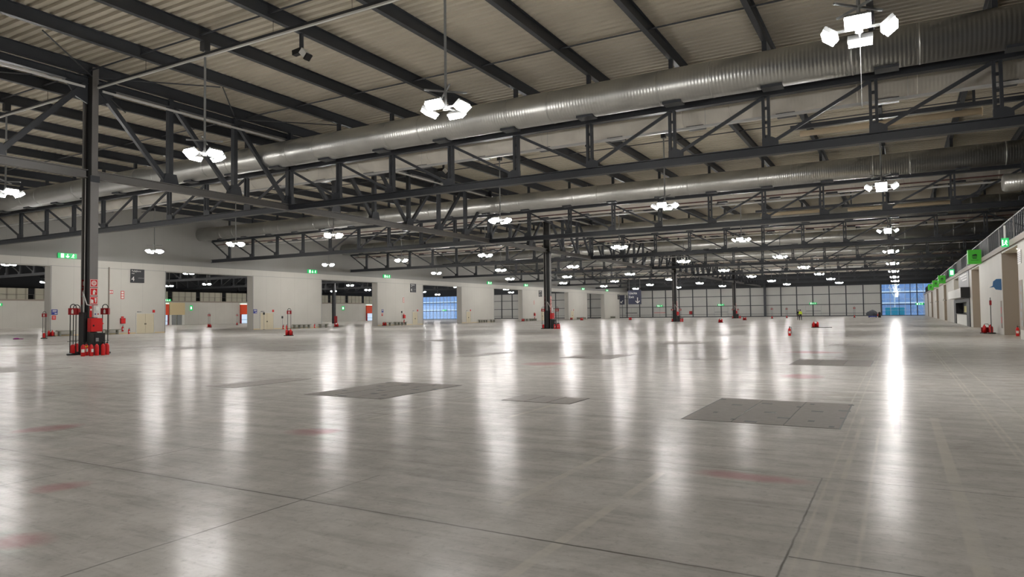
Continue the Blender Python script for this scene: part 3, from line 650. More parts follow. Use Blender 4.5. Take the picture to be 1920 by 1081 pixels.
# cabinets, boxes, signs on the columns
def pict(mb, x, y0, z, s):    # white frame, on the +x face
    mb.box(x, x + 0.004, y0 - s / 2, y0 + s / 2, z, z + 0.02).box(x, x + 0.004, y0 - s / 2, y0 + s / 2, z + s - 0.02, z + s).box(x, x + 0.004, y0 - s / 2, y0 - s / 2 + 0.02, z, z + s).box(x, x + 0.004, y0 + s / 2 - 0.02, y0 + s / 2, z, z + s)
def column_kit(k, y, near):
    nm = ['nearest', 'second', 'third', 'farthest'][k]; g = None
    x = COLX + 0.372
    t = thing('sign_strip', 'stacked red fire signs on the lit face of the %s column' % nm, 'sign', (0, y, 0), 0, 'red sign strips on the columns')
    for i in range(3):
        z = 3.12 - i * 0.40
        p = MB().box(x, x + 0.012, -0.18, 0.18, z, z + 0.36).build('sign_plate', M['red'], t)
        q = MB(); pict(q, x + 0.012, 0, z + 0.01, 0.34)
        if i == 0:
            for a in range(14): q.bar((x + 0.014, 0.10 * math.cos(a * PI / 7), z + 0.18 + 0.10 * math.sin(a * PI / 7)), (x + 0.014, 0.10 * math.cos((a + 1) * PI / 7), z + 0.18 + 0.10 * math.sin((a + 1) * PI / 7)), 0.006, 0.03)
            for a in range(10): q.bar((x + 0.014, 0.05 * math.cos(a * PI / 5), z + 0.18 + 0.05 * math.sin(a * PI / 5)), (x + 0.014, 0.05 * math.cos((a + 1) * PI / 5), z + 0.18 + 0.05 * math.sin((a + 1) * PI / 5)), 0.006, 0.025)
        elif i == 1: q.box(x + 0.012, x + 0.016, -0.045, 0.045, z + 0.06, z + 0.22).box(x + 0.012, x + 0.016, -0.02, 0.04, z + 0.22, z + 0.27).bar((x + 0.014, 0.04, z + 0.26), (x + 0.014, 0.10, z + 0.16), 0.006, 0.02)
        else: q.prism([(-0.13, z + 0.06), (-0.02, z + 0.06), (-0.02, z + 0.2), (-0.13, z + 0.24)], x + 0.012, x + 0.016, 'yz').prism([(0.03, z + 0.29), (0.12, z + 0.29), (0.10, z + 0.08), (0.07, z + 0.08)], x + 0.012, x + 0.016, 'yz')
        q.build('pictogram', M['white'], p)
    p = MB().box(x, x + 0.012, -0.18, 0.18, 1.72, 2.29).build('sign_plate', M['red'], t)
    MB().box(x + 0.012, x + 0.016, -0.16, 0.16, 2.03, 2.11).box(x + 0.012, x + 0.016, -0.05, 0.05, 2.2, 2.22).build('text_bar', M['white'], p)
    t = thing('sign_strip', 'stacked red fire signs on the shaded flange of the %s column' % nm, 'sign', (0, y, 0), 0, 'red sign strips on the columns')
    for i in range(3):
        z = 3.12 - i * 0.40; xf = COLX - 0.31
        p = MB().box(xf, xf + 0.012, -0.175, -0.045, z, z + 0.36).build('sign_plate', M['darkred'], t)  # darker red puts the flange's shade into these plates
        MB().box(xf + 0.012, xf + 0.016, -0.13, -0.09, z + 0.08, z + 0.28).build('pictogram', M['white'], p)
    t = thing('hose_cabinet', 'red hose cabinet mounted on the %s column' % nm, 'cabinet', (COLX + 0.37, y, 0.98), 0, 'red hose cabinets on the columns')
    MB().box(0.005, 0.25, -0.27, 0.27, 0.08, 0.70).build('body', M['red'], t)
    d = MB().box(0.25, 0.275, -0.25, 0.25, 0.10, 0.68).build('door', M['red'], t)
    MB().box(0.275, 0.30, -0.18, -0.12, 0.32, 0.4).build('latch', M['black'], d)
    MB().bar((0.1, 0.28, 0.55), (0.1, 0.38, 0.42), 0.06, 0.06).build('valve', M['red'], t)
    t = thing('switch_box', 'pale grey switch box above the hose cabinet on the %s column' % nm, 'electrical box', (COLX + 0.37, y + 0.02, 1.72), 0, 'switch boxes on the columns')
    b = MB().box(0.005, 0.16, -0.10, 0.16, 0, 0.55).build('box', M['palemetal'], t)
    MB().box(0.16, 0.19, -0.04, 0.10, 0.32, 0.48).build('meter_cover', M['white'], b)
    MB().lathe([(0.03, 0), (0.03, 0.05)], 10, (0.17, -0.03, 0.12)).build('socket', M['blue'], b); MB().lathe([(0.03, 0), (0.03, 0.05)], 10, (0.17, 0.1, 0.12)).build('socket', M['red'], b)
    t = thing('power_cabinet', 'black floor cabinet under the hose cabinet of the %s column' % nm, 'cabinet', (COLX + 0.66, y, 0), 0, 'black power cabinets at the columns')
    MB().box(-0.22, 0.22, -0.25, 0.25, 0.0, 1.0).build('body', M['black'], t)
    d = MB().box(0.22, 0.235, -0.23, 0.23, 0.05, 0.98).build('door', M['black'], t)
    MB().box(0.235, 0.24, -0.18, -0.05, 0.62, 0.78).build('data_plate', M['grey'], d)
    t = thing('cable_housing', 'tall black cable housing in the web of the %s column' % nm, 'cable housing', (COLX + 0.02, y - 0.36, 0), 0, 'black cable housings at the columns')
    MB().box(-0.16, 0.24, -0.02, 0.14, 0, 1.95).build('body', M['black'], t); MB().tube([(0.1, 0.05, 1.95), (0.08, 0.02, 2.9), (0.2, 0.0, 2.75), (0.42, 0.02, 2.3), (0.5, 0.2, 2.25)], 0.025, 8).build('cable', M['palemetal'], t)
    if not near:
        for i, (dx, dy) in enumerate(((1.2, -0.9), (1.35, -0.6), (1.3, -0.3), (1.32, 0.0), (1.1, 0.3))):
            ext(COLX + dx, y + dy, '%s red extinguisher from the left at the foot of the %s column' % (ORD[i], nm), 0.4 * i)
        stand(COLX - 0.3, y - 0.55, 'pole stand with red sign box, left of the %s column' % nm); stand(COLX + 0.6, y + 1.0, 'pole stand with red sign box, right of the %s column' % nm)
for k in range(4): column_kit(k, GY + 48 * k, k == 0)

# ================================================================ BENCHES
def build_bench(label, loc, length, nl, name='bench'):
    t = thing('bench', label, 'bench', loc, 0, 'benches along the left wall')
    MB().box(-0.22, 0.22, 0, length, 0.46, 0.54).build('seat', M['bench'], t)
    for i in range(nl):
        yy = 0.25 + (length - 0.5) * i / max(1, nl - 1)
        MB().box(-0.18, 0.18, yy - 0.07, yy + 0.07, 0, 0.46).build('leg', M['bench'], t)
    MB().box(-0.12, 0.12, 0.25, length - 0.25, 0.12, 0.18).build('stretcher', M['bench'], t)
    return t
BL = build_bench('long grey bench by the left wall, just left of the third doorway', (-71.3, 66.5, 0), 3.1, 4)
BS = build_bench('short grey bench under the blue sign beside the leftmost doorway', (-71.3, 36.6, 0), 1.6, 2)
for y, lab in ((87.9, 'long grey bench between the third and fourth doorways, nearer the fourth'), (113.6, 'long grey bench between the fourth and fifth doorways, in the middle of the wall'), (134.8, 'long grey bench just past the fifth doorway from the left'), (160.6, 'long grey bench just past the sixth doorway from the left'), (184.0, 'long grey bench past the seventh doorway from the left')):
    dup(BL, (-71.3, y, 0), lab)
for y, lab in ((41.2, 'short grey bench half hidden behind the kit of the nearest column'), (71.3, 'short grey bench at the left edge of the third doorway'), (85.4, 'short grey bench at the right edge of the third doorway'), (118.0, 'short grey bench at the left edge of the fifth doorway'), (132.0, 'short grey bench at the right edge of the fifth doorway'), (164.2, 'short grey bench at the left edge of the seventh doorway')):
    dup(BS, (-71.3, y, 0), lab)
# posts with small signs and boxes along the left wall
for y, z, lab in ((61.0, 1.9, 'thin post with a dark box beside the second pair of beige doors'), (88.9, 2.0, 'thin post with a dark box behind a long bench, between the third and fourth doorways'), (64.0, 1.4, 'thin dark post right of the second pair of beige doors')):
    o = thing('sign_post', lab, 'post', (-70.6, y, 0)); MB().lathe([(0.14, 0), (0.14, 0.03)], 12).build('base', M['black'], o); MB().tube([(0, 0, 0.03), (0, 0, z)], 0.02, 6).build('pole', M['grey'], o); MB().box(-0.05, 0.05, -0.1, 0.1, z, z + 0.3).build('sign_plate', M['black'], o)

# ================================================================ SIGNS ON THE LEFT WALL
def arrow(mb, x, y, z, s, t=0.008):   # down arrow on the +x face
    mb.bar((x, y, z + s), (x, y, z + 0.05 * s), t, 0.22 * s).bar((x, y, z), (x, y - 0.42 * s, z + 0.42 * s), t, 0.2 * s).bar((x, y, z), (x, y + 0.42 * s, z + 0.42 * s), t, 0.2 * s)
def runner(mb, x, y, z, s, t=0.008, f=1):
    mb.lathe([(0.01, 0), (0.11 * s, 0.04 * s), (0.11 * s, 0.16 * s), (0.01, 0.2 * s)], 10, (x, y + f * 0.08 * s, z + 0.8 * s))
    for a, c, w in (((0.02, 0.78), (-0.06, 0.42), 0.17), ((-0.06, 0.42), (0.16, 0.22), 0.12), ((0.16, 0.22), (0.14, 0.0), 0.1), ((-0.06, 0.42), (-0.22, 0.2), 0.12), ((-0.22, 0.2), (-0.4, 0.22), 0.1), ((0.02, 0.74), (0.26, 0.58), 0.09), ((0.02, 0.74), (-0.2, 0.56), 0.09)):
        mb.bar((x, y + f * a[0] * s, z + a[1] * s), (x, y + f * c[0] * s, z + c[1] * s), t, w * s)
def exit_sign(label, loc, rz=0.0, w=1.75, h=0.5):
    t = thing('exit_sign', label, 'exit sign', loc, rz, 'green exit signs')
    MB().box(0, 0.12, -w / 2, w / 2, 0, h).build('light_box', M['exitgreen'], t)
    mb = MB(); x = 0.126
    mb.box(x - .004, x + .004, -w * 0.36, -w * 0.20, 0.1 * h, 0.9 * h); arrow(mb, x, 0, 0.15 * h, 0.7 * h); runner(mb, x, w * 0.30, 0.1 * h, 0.8 * h)
    mb.build('pictogram', M['exitwhite'], t)
    return t
ES = exit_sign('green exit sign high on the left wall, beside the nearest column', (WL - 0.039, 37.75, 7.66))
for y, lab in ((70.45, 'green exit sign high on the left wall, above the left edge of the third doorway'), (86.6, 'green exit sign high on the left wall, right of the third doorway'), (118.5, 'green exit sign high on the left wall, left of the fifth doorway'), (134.05, 'green exit sign high on the left wall, right of the fifth doorway'), (165.6, 'green exit sign high on the left wall, left of the seventh doorway'), (182.5, 'green exit sign high on the left wall, right of the seventh doorway')):
    dup(ES, (WL - 0.039, y, 7.66), lab)
for x, z, lab in ((-61.75, 3.2, 'green exit sign on the far wall, left of the third column'), (-44.0, 3.2, 'green exit sign in the middle of the far panel wall'), (-19.95, 3.2, 'green exit sign on the far wall above the two walkers'), (4.5, 2.65, 'green exit sign in the glazed bay at the end of the aisle')):
    dup(ES, (x, WF - 0.2, z), lab, -PI / 2)
dup(ES, (WO + 0.1, 97.6, 5.4), 'green exit sign deep in the neighbouring hall, through the second doorway', 0.0)
dup(ES, (-104.2, WF - 0.6, 3.1), 'green exit sign deep in the neighbouring hall, through the fifth doorway', -PI / 2)
dup(ES, (-139.0, WF - 0.6, 2.9), 'green exit sign at the back of the neighbouring hall, through the fourth doorway', -PI / 2)
dup(ES, (WO + 0.1, 63.8, 4.2), 'green exit sign deep in the neighbouring hall, at the edge of the leftmost doorway', 0.0)
def hall_sign(y, lab, wz=0.0):
    t = thing('hall_sign', lab, 'sign', (WL + 0.001, y, 5.48), 0, 'dark hall number signs')
    MB().box(0, 0.10, -0.76, 0.76, 0, 1.45).build('panel', M['signdark'], t)
    MB().box(0.10, 0.106, 0.05, 0.72, 0.50, 0.515).build('line', M['white'], t)
    text('Padiglione', 0.26, 'lettering', M['white'], t, (0.105, -0.68, 1.17), (PI / 2, 0, PI / 2), 0.003)
    text('Hall', 0.2, 'lettering', M['white'], t, (0.105, -0.68, 0.93), (PI / 2, 0, PI / 2), 0.003)
    text('4', 0.72, 'numeral', M['white'], t, (0.105, -0.7, 0.16), (PI / 2, 0, PI / 2), 0.003)
    return t
HS = hall_sign(44.95, 'dark hall sign with a white 4, left of the second doorway')
for y, lab in ((93.45, 'dark hall sign with a white 4, left of the fourth doorway'), (140.95, 'dark hall sign with a white 4, left of the sixth doorway'), (191.5, 'small far dark hall sign with a white 4, left of the last doorway')): dup(HS, (WL + 0.001, y, 5.48), lab)
def plate(name, lab, cat, y0, y1, z0, z1, m, bits=(), m2='white', group=None):
    t = thing(name, lab, cat, (WL + 0.001, (y0 + y1) / 2, z0), 0, group); h = z1 - z0; w = y1 - y0
    MB().box(0, 0.02, -w / 2, w / 2, 0, h).build('plate', M[m], t)
    q = MB()
    for a, c, e, f in bits: q.box(0.02, 0.024, (a - 0.5) * w, (c - 0.5) * w, e * h, f * h)
    if bits: q.build('marking', M[m2], t)
    return t
plate('blue_notice', 'blue notice on the left wall beside the leftmost doorway', 'sign', 36.36, 36.91, 2.08, 2.6, 'blue', ((0.15, 0.85, 0.72, 0.85), (0.15, 0.8, 0.52, 0.6), (0.5, 0.9, 0.15, 0.3)))
plate('red_notice', 'small red notice right under the blue notice', 'sign', 36.40, 36.76, 1.6, 2.0, 'red', ((0.2, 0.8, 0.6, 0.72), (0.2, 0.8, 0.3, 0.4)))
plate('blue_notice', 'blue notice on the edge of the second doorway', 'sign', 60.36, 60.91, 2.08, 2.62, 'blue', ((0.15, 0.85, 0.72, 0.85), (0.15, 0.8, 0.52, 0.6), (0.5, 0.9, 0.15, 0.3)))
plate('blue_notice', 'small blue notice just right of the third doorway', 'sign', 85.3, 85.75, 2.1, 2.6, 'blue', ((0.15, 0.85, 0.72, 0.85), (0.15, 0.8, 0.45, 0.6)))
plate('red_notice', 'small red notice just right of the third doorway', 'sign', 85.3, 85.6, 1.55, 1.95, 'red', ((0.2, 0.8, 0.6, 0.72),))
for y, lab in ((43.35, 'first'), (90.9, 'second'), (137.9, 'third')):
    plate('fire_sign_stack', 'tall red and white fire signs on the left wall, %s stack from the left' % lab, 'sign', y - 0.18, y + 0.18, 3.72, 4.55, 'red', ((0.15, 0.85, 0.70, 0.93), (0.15, 0.85, 0.38, 0.62), (0.15, 0.85, 0.07, 0.30)), 'white', 'fire sign stacks on the left wall')
    o = thing('hose_cabinet', 'small red wall cabinet under the %s stack of fire signs on the left wall' % lab, 'cabinet', (WL + 0.001, y, 1.1), 0, 'red wall cabinets')
    MB().box(0, 0.22, -0.24, 0.24, 0, 0.58).build('body', M['darkred'], o); MB().box(0.22, 0.235, -0.22, 0.22, 0.02, 0.56).build('door', M['red'], o)
    MB().box(0.0, 0.1, -0.12, 0.12, 0.62, 0.75).build('label_plate', M['red'], o)
    e = dup(EX, (WL + 0.097, y, 0.28), 'wall-hung extinguisher under the %s small red wall cabinet' % lab, 0.2)
plate('fire_sign_stack', 'small red and white sign pair left of the first fire sign stack', 'sign', 41.95, 42.35, 4.25, 4.6, 'red', ((0.1, 0.45, 0.2, 0.8), (0.55, 0.9, 0.2, 0.8)))
tag(MB().tube([(WL + 0.06, 41.9, 0.1), (WL + 0.06, 41.9, 7.0)], 0.06, 8).build('drain_pipe', M['taupe']), 'thin vertical pipe on the left wall, right of the nearest column', 'pipe')
tag(MB().box(WL, WL + 0.1, 73.2, 73.5, 1.6, 2.0).build('call_box', M['red']), 'red call point near the left edge of the third doorway', 'call point') if False else None
# hanging direction sign
t = thing('direction_sign', 'large navy hanging sign reading Uscita Exit with a down arrow', 'sign', (-49.0, 140.5, 3.35), -0.0, 'navy direction signs')
MB().box(-1.42, 1.42, -0.1, 0.1, 0, 3.0).build('panel', M['signnavy'], t)
text('Uscita', 0.72, 'lettering', M['white'], t, (-1.25, -0.11, 2.15), (PI / 2, 0, 0), 0.005)
text('Exit', 0.72, 'lettering', M['white'], t, (-1.25, -0.11, 1.35), (PI / 2, 0, 0), 0.005)
q = MB(); q.bar((0.65, -0.11, 1.45), (0.65, -0.11, 0.35), 0.16, 0.02, (0, 1, 0)).bar((0.65, -0.11, 0.25), (0.2, -0.11, 0.72), 0.16, 0.02, (0, 1, 0)).bar((0.65, -0.11, 0.25), (1.1, -0.11, 0.72), 0.16, 0.02, (0, 1, 0)); q.build('arrow', M['white'], t)
MB().tube([(-1.2, 0, 3.0), (-1.2, 0, 9.65)], 0.015, 6).tube([(1.2, 0, 3.0), (1.2, 0, 9.65)], 0.015, 6).build('hanger', M['palemetal'], t)
t = thing('direction_sign', 'narrow navy sign with a slanting arrow, seen at the end of the left wall', 'sign', (-72.3, 196.2, 4.0), 0, 'navy direction signs')
MB().box(-0.8, 0.65, -0.08, 0.08, 0, 2.9).build('panel', M['signnavy'], t)
q = MB(); q.bar((0.2, -0.09, 1.2), (-0.5, -0.09, 0.5), 0.16, 0.02, (0, 1, 0)).bar((-0.5, -0.09, 0.5), (-0.5, -0.09, 1.0), 0.14, 0.02, (0, 1, 0)).bar((-0.5, -0.09, 0.5), (0.0, -0.09, 0.5), 0.14, 0.02, (0, 1, 0)); q.build('arrow', M['white'], t)
MB().box(-0.05, 0.05, -0.05, 0.05, -4.0, 0).build('post', M['steel'], t)
# fittings on the far wall: doors with bars
for i, (x, m, lab) in enumerate(((-61.8, 'reddoor', 'pair of emergency doors with a red stripe in the far wall'), (-44.0, 'grey', 'pair of emergency doors with a grey stripe under the middle exit sign'), (-19.9, 'grey', 'pair of emergency doors with a grey stripe under the right exit sign'), (-70.6, 'black', 'pair of emergency doors with a black stripe at the left end of the far wall'))):
    d = struct(MB().box(x - 1.9, x + 1.9, WF - 0.05, WF - 0.01, 0.02, 2.9).build('door_%d' % dn, M['wallfar'])); dn += 1
    MB().box(x - 1.8, x + 1.8, WF - 0.09, WF - 0.05, 1.35, 1.52).build('stripe', M[m], d)
    MB().box(x - 0.02, x + 0.02, WF - 0.10, WF - 0.05, 0.02, 2.9).box(x - 1.9, x - 1.86, WF - 0.10, WF - 0.05, 0.02, 2.9).box(x + 1.86, x + 1.9, WF - 0.10, WF - 0.05, 0.02, 2.9).build('door_frame', M['grey'], d)
t = thing('steel_column', 'slim dark column standing against the far panel wall, right of the farthest column', 'column', (-32.05, WF - 0.5, 0))
MB().box(-0.3, 0.3, -0.3, -0.22, 0, 13.4).box(-0.3, 0.3, 0.1, 0.18, 0, 13.4).build('flange', M['steel'], t); MB().box(-0.04, 0.04, -0.22, 0.1, 0, 13.4).build('web', M['steel'], t)
o = thing('hose_cabinet', 'dark red cabinet on the far wall, between the third and farthest columns', 'cabinet', (-52.6, WF - 0.4, 0.9)); MB().box(-0.4, 0.4, 0, 0.28, 0, 0.9).build('body', M['darkred'], o); MB().box(-0.37, 0.37, -0.03, 0, 0.03, 0.87).build('door', M['darkred'], o)

# ================================================================ RIGHT WALL FITTINGS
rail = thing('gallery_railing', 'dark slatted railing along the gallery above the right wall', 'railing', (WR + 0.0, 0, 5.38))
MB().box(-0.03, 0.03, -10, 60, 1.22, 1.28).box(-0.03, 0.03, -10, 190, 0.05, 0.1).box(-0.03, 0.03, 60, 190, 1.22, 1.28).build('top_rail', M['steel_lit'], rail)
for yy in range(-8, 190, 6): MB().box(-0.04, 0.04, yy - 0.04, yy + 0.04, 0, 1.28).build('post', M['steel_lit'], rail)
sl = MB(); yy = 20.0
while yy < 190: sl.box(-0.03, 0.03, yy, yy + 0.08, 0.1, 1.22); yy += 0.62 if yy < 60 else 0.8
tag(sl.build('slat', M['steel'], rail), kind='stuff')
pn = MB()
for a in range(58, 186, 12): pn.box(-0.01, 0.01, a + 0.1, a + 5.9, 0.1, 1.2)
pn.build('infill_panel', M['dark'], rail)
t = thing('exit_sign', 'green exit sign hanging at the gallery edge, at the right of the picture', 'exit sign', (5.25, 46.6, 5.02), -PI / 2 - 0.5, 'green exit signs')
MB().box(0, 0.10, -0.17, 0.17, 0, 0.5).build('light_box', M['exitgreen'], t); q = MB(); q.box(.10, .108, -0.13, -0.07, .08, .4); runner(q, .106, 0.06, .08, .3); q.build('pictogram', M['exitwhite'], t)
MB().box(0.02, 0.08, -0.05, 0.05, 0.5, 1.2).build('bracket', M['palemetal'], t)
def green_box(y, s, lab, icon):
    t = thing('green_sign_box', lab, 'sign', (5.05, y, 5.0), 0, 'green sign boxes on the gallery edge')
    b = MB().box(-0.42, 0.42, -0.35, 0.35, 0, 1.05).build('box', M['green'], t)
    q = MB()
    q.prism([(-0.15, 0.44), (0.15, 0.44), (0.12, 0.38), (-0.12, 0.38)], -0.36, -0.35).prism([(-0.16, 0.54), (0.16, 0.54), (0.16, 0.49), (-0.16, 0.49)], -0.36, -0.35).prism([(-0.15, 0.66), (0.07, 0.72), (0.16, 0.66), (0.16, 0.58), (-0.15, 0.58)], -0.36, -0.35).prism([(-0.24, 0.27), (0.24, 0.27), (0.24, 0.245), (-0.24, 0.245)], -0.36, -0.35)
    q.build('pictogram', M['black'], b)
    MB().box(0.42, 0.5, -0.1, 0.1, 0.2, 0.35).build('bracket', M['steel'], t)
    return t
GB = green_box(62.3, 1, 'largest green sign box with a dark pictogram, above the service counter on the right', 1)
for y, lab in ((107.5, 'second green sign box along the gallery on the right'), (125.5, 'third green sign box along the gallery on the right'), (144.5, 'farthest green sign box along the gallery on the right')): dup(GB, (5.05, y, 5.0), lab)
for i, y in enumerate((92.0, 112.0, 131.0, 150.0)):
    o = thing('exit_sign', '%s small upright green exit lamp on the gallery edge, beyond the big green box' % ORD[i], 'exit sign', (5.3, y, 5.3), 0, 'small exit lamps on the gallery edge')
    MB().box(-0.25, 0.25, -0.05, 0.05, 0, 0.8).build('light_box', M['exitgreen'], o); MB().box(-0.15, 0.15, -0.058, -0.05, 0.15, 0.65).build('pictogram', M['exitwhite'], o)
# service counter
t = thing('service_counter', 'black framed service counter with a white canopy, in the right wall', 'kiosk', (WR, 74.0, 0))
MB().box(-0.06, 0.8, 0.0, 3.2, 0, 2.62).box(-0.06, 0.8, 17.0, 20.0, 0, 2.62).box(-0.06, 0.8, 3.2, 17.0, 2.25, 2.62).build('frame', M['black'], t)
MB().box(-0.7, 0.7, -0.4, 18.0, 2.66, 3.5).build('canopy', M['white'], t); MB().box(-0.72, 0.7, -0.48, -0.41, 2.6, 3.56).build('canopy_end', M['black'], t)
MB().box(0.0, 0.5, 3.3, 16.9, 0, 1.05).build('counter_front', M['white'], t); MB().box(-0.1, 0.6, 3.25, 16.95, 1.05, 1.12).build('counter_top', M['black'], t)
MB().box(0.6, 0.75, 3.3, 16.9, 1.12, 2.24).build('back_panel', M['black'], t)
MB().box(0.4, 0.58, 5.5, 12.5, 1.25, 1.95).build('menu_board', M['yellow'], t) if False else MB().box(0.4, 0.58, 5.5, 12.5, 1.25, 1.9).build('menu_board', mat('cream_board', rgb(214, 206, 130), 0.5), t)
t = thing('wall_banner', 'grey printed banner above the service counter', 'banner', (WR - 0.03, 80.2, 3.6))
MB().box(0, 0.03, -6, 6, 0, 1.95).build('panel', M['grey'], t)
q = MB()
for i, w in enumerate((6.5, 8, 7, 5)): q.box(-0.004, 0, -4, -4 + w, 1.5 - i * 0.26, 1.6 - i * 0.26)
q.build('faded_lines', M['palemetal'], t)
# red signs in the recesses, wall lamps, pilasters
for i, (y, z0, z1, lab) in enumerate(((46.0, 3.5, 4.25, 'red fire sign high in the first recess at the right edge'), (66.3, 3.42, 4.25, 'red fire sign in the recess just before the service counter'), (109.5, 3.2, 4.2, 'red fire sign on the right wall beyond the service counter'), (130.5, 3.2, 4.2, 'red fire sign in the second recess beyond the service counter'), (152.5, 3.2, 4.2, 'red fire sign in the third recess beyond the service counter'))):
    o = thing('fire_sign', lab, 'sign', (6.1, y, z0), 0, 'red fire signs in the recesses')
    p = MB().box(-0.3, 0.3, -0.02, 0.02, 0, z1 - z0).build('plate', M['red'], o)
    MB().box(-0.15, 0.15, -0.026, -0.02, 0.5 * (z1 - z0), 0.85 * (z1 - z0)).box(-0.1, 0.1, -0.026, -0.02, 0.12, 0.3).build('pictogram', M['white'], p)
    MB().box(0.3, 0.34, -0.02, 0.02, 0.1, z1 - z0 - 0.1).build('bracket', M['steel'], o)
for i, y in enumerate((107.6, 128.9, 150.6)):
    o = thing('wall_spotlight', '%s small dark wall lamp on the right wall beyond the counter' % ORD[i], 'wall lamp', (WR - 0.02, y, 2.75), 0, 'small wall lamps on the right wall')
    MB().bar((0.0, 0, 0), (-0.3, 0, 0.05), 0.05, 0.05).build('arm', M['steel'], o); MB().lathe([(0.05, 0.2), (0.16, 0), (0.16, -0.05)], 12, (-0.36, 0, 0)).build('shade', M['palemetal'], o)
t = thing('blue_wall_sign', 'blue projecting sign on the right wall panel', 'sign', (WR - 0.03, 51.75, 2.75))
MB().prism([(-0.42, 0.55), (-0.25, 0.7), (0.0, 0.7), (0.0, 0.0), (-0.3, 0.05), (-0.45, 0.3)], -0.04, 0.04).build('panel', M['tealblue'], t); MB().prism([(-0.62, 0.18), (-0.36, 0.34), (-0.36, 0.2)], -0.03, 0.03).build('arrow', M['tealblue'], t)
t = thing('notice_board', 'faded poster panel on the wall end at the right edge', 'poster', (WR - 0.02, 44.3, 0.5)); MB().box(0, 0.02, -0.6, 0.6, 0, 2.6).build('panel', M['taupe'], t); q = MB()
for i in range(5): q.box(-0.004, 0, -0.5 + 0.2 * (i % 2), 0.1 + 0.2 * (i % 2), 0.2 + i * 0.45, 0.5 + i * 0.45)
q.build('picture', M['grey'], t)
t = thing('poster', 'tall faded poster at the recess corner above the red fire kit on the right wall', 'poster', (WR - 0.02, 52.4, 0.4)); MB().box(0, 0.02, -0.3, 0.3, 0, 1.7).build('panel', M['taupe'], t); MB().box(-0.004, 0, -0.22, 0.22, 0.3, 0.7).box(-0.004, 0, -0.2, 0.2, 0.9, 1.3).build('picture', M['reddoor'], t)
t = thing('vent_cover', 'white vent panel on the wall end at the right edge', 'vent', (WR - 0.04, 44.2, 3.95)); MB().box(0, 0.03, -0.55, 0.55, 0, 0.7).build('frame', M['palemetal'], t); q = MB()
for i in range(6): q.box(-0.01, 0, -0.45, 0.45, 0.08 + i * 0.1, 0.12 + i * 0.1)
q.build('slats', M['grey'], t)
for i, (a, c) in enumerate(REC[:3]):
    o = thing('recess_downlight', 'small ceiling light in the %s recess of the right wall' % ['first', 'second', 'third'][i], 'ceiling lamp', (WR + 0.35, a + 2.2, 4.99)); MB().lathe([(0.14, 0), (0.14, -0.05)], 14).build('ring', M['white'], o); MB().lathe([(0.11, -0.052), (0.11, -0.06)], 14).build('lens', M['down'], o)
t = thing('waste_box', 'small white box on the floor in the recess at the right edge', 'box', (6.1, 46.6, 0)); MB().box(-0.25, 0.25, -0.3, 0.3, 0, 0.75).build('body', M['white'], t); MB().box(-0.27, 0.27, -0.32, 0.32, 0.75, 0.8).build('lid', M['palemetal'], t)

# ================================================================ NEIGHBOURING HALL FITTINGS
for y0, y1, lab in ((94.6, 97.8, 'orange shop front with a lit glass case, left side of the second doorway'), (117.4, 120.6, 'orange shop front with a lit glass case, right edge of the second doorway'), (164.4, 167.4, 'orange shop front with a lit glass case, right edge of the third doorway')):
    t = thing('shop_front', lab, 'shop front', (WO + 0.25, (y0 + y1) / 2, 0), 0, 'orange shop fronts in the neighbouring hall'); w = (y1 - y0) / 2
    MB().box(-0.2, 0.25, -w, w, 2.3, 4.75).build('header', M['orange'], t); MB().box(-0.2, 0.2, -w, -w + 0.25, 0, 2.3).box(-0.2, 0.2, w - 0.25, w, 0, 2.3).build('jamb', M['darkred'], t); MB().box(-0.15, 0.1, -w + 0.25, w - 0.25, 0.1, 2.28).build('glass_case', M['screenlit'], t); MB().box(0.1, 0.14, -w + 0.25, w - 0.25, 0.9, 1.0).build('shelf', M['grey'], t); MB().box(-0.1, 0.3, -w, w, 4.8, 4.95).build('lamp_strip', M['exitwhite'], t)
t = thing('entrance_lobby', 'beige entrance lobby with grey doors, beside the left orange shop front', 'lobby', (WO + 0.2, 99.9, 0)); MB().box(0, 0.3, -1.9, 1.9, 2.3, 5.1).build('header', M['beige'], t)
for s in (-1.3, 0.1): MB().box(0.05, 0.2, s, s + 1.1, 0, 2.28).build('door', M['grey'], t)
MB().box(0, 0.2, 1.25, 1.9, 0, 2.3).box(0, 0.2, -1.9, -1.35, 0, 2.3).build('jamb', M['white'], t)
t = thing('green_flag_sign', 'green projecting sign on the white wall, through the second doorway', 'sign', (WO + 0.1, 103.4, 3.3)); MB().box(0, 0.9, -0.05, 0.05, 0, 1.2).build('panel', M['exitgreen'], t); MB().box(0.2, 0.7, -0.056, -0.05, 0.3, 0.9).build('pictogram', M['exitwhite'], t)
t = thing('green_flag_sign', 'green projecting sign on the white wall, through the third doorway', 'sign', (WO + 0.1, 153.8, 3.3)); MB().box(0, 0.9, -0.05, 0.05, 0, 1.2).build('panel', M['exitgreen'], t); MB().box(0.2, 0.7, -0.056, -0.05, 0.3, 0.9).build('pictogram', M['exitwhite'], t)
t = thing('gallery_railing', 'thin railing of the gallery in the neighbouring hall', 'railing', (WO, 0, 5.5)); MB().box(0, 0.05, 20, 184, 0.9, 0.95).build('top_rail', M['steel_lit'], t)
for yy in range(22, 184, 8): MB().box(0, 0.05, yy, yy + 0.06, 0, 0.9).build('post', M['steel_lit'], t)
t = thing('steel_column', 'dark column of the neighbouring hall with red fire kit, in the third doorway', 'column', (-106.3, 110.6, 0)); MB().box(-0.37, -0.31, -.2, .2, 0, 13.4).box(.31, .37, -.2, .2, 0, 13.4).build('flange', M['steel'], t); MB().box(-0.31, 0.31, -.04, .04, 0, 13.4).build('web', M['steel'], t); MB().box(.37, .7, -.3, .3, .1, 1.6).build('cabinet', M['darkred'], t)
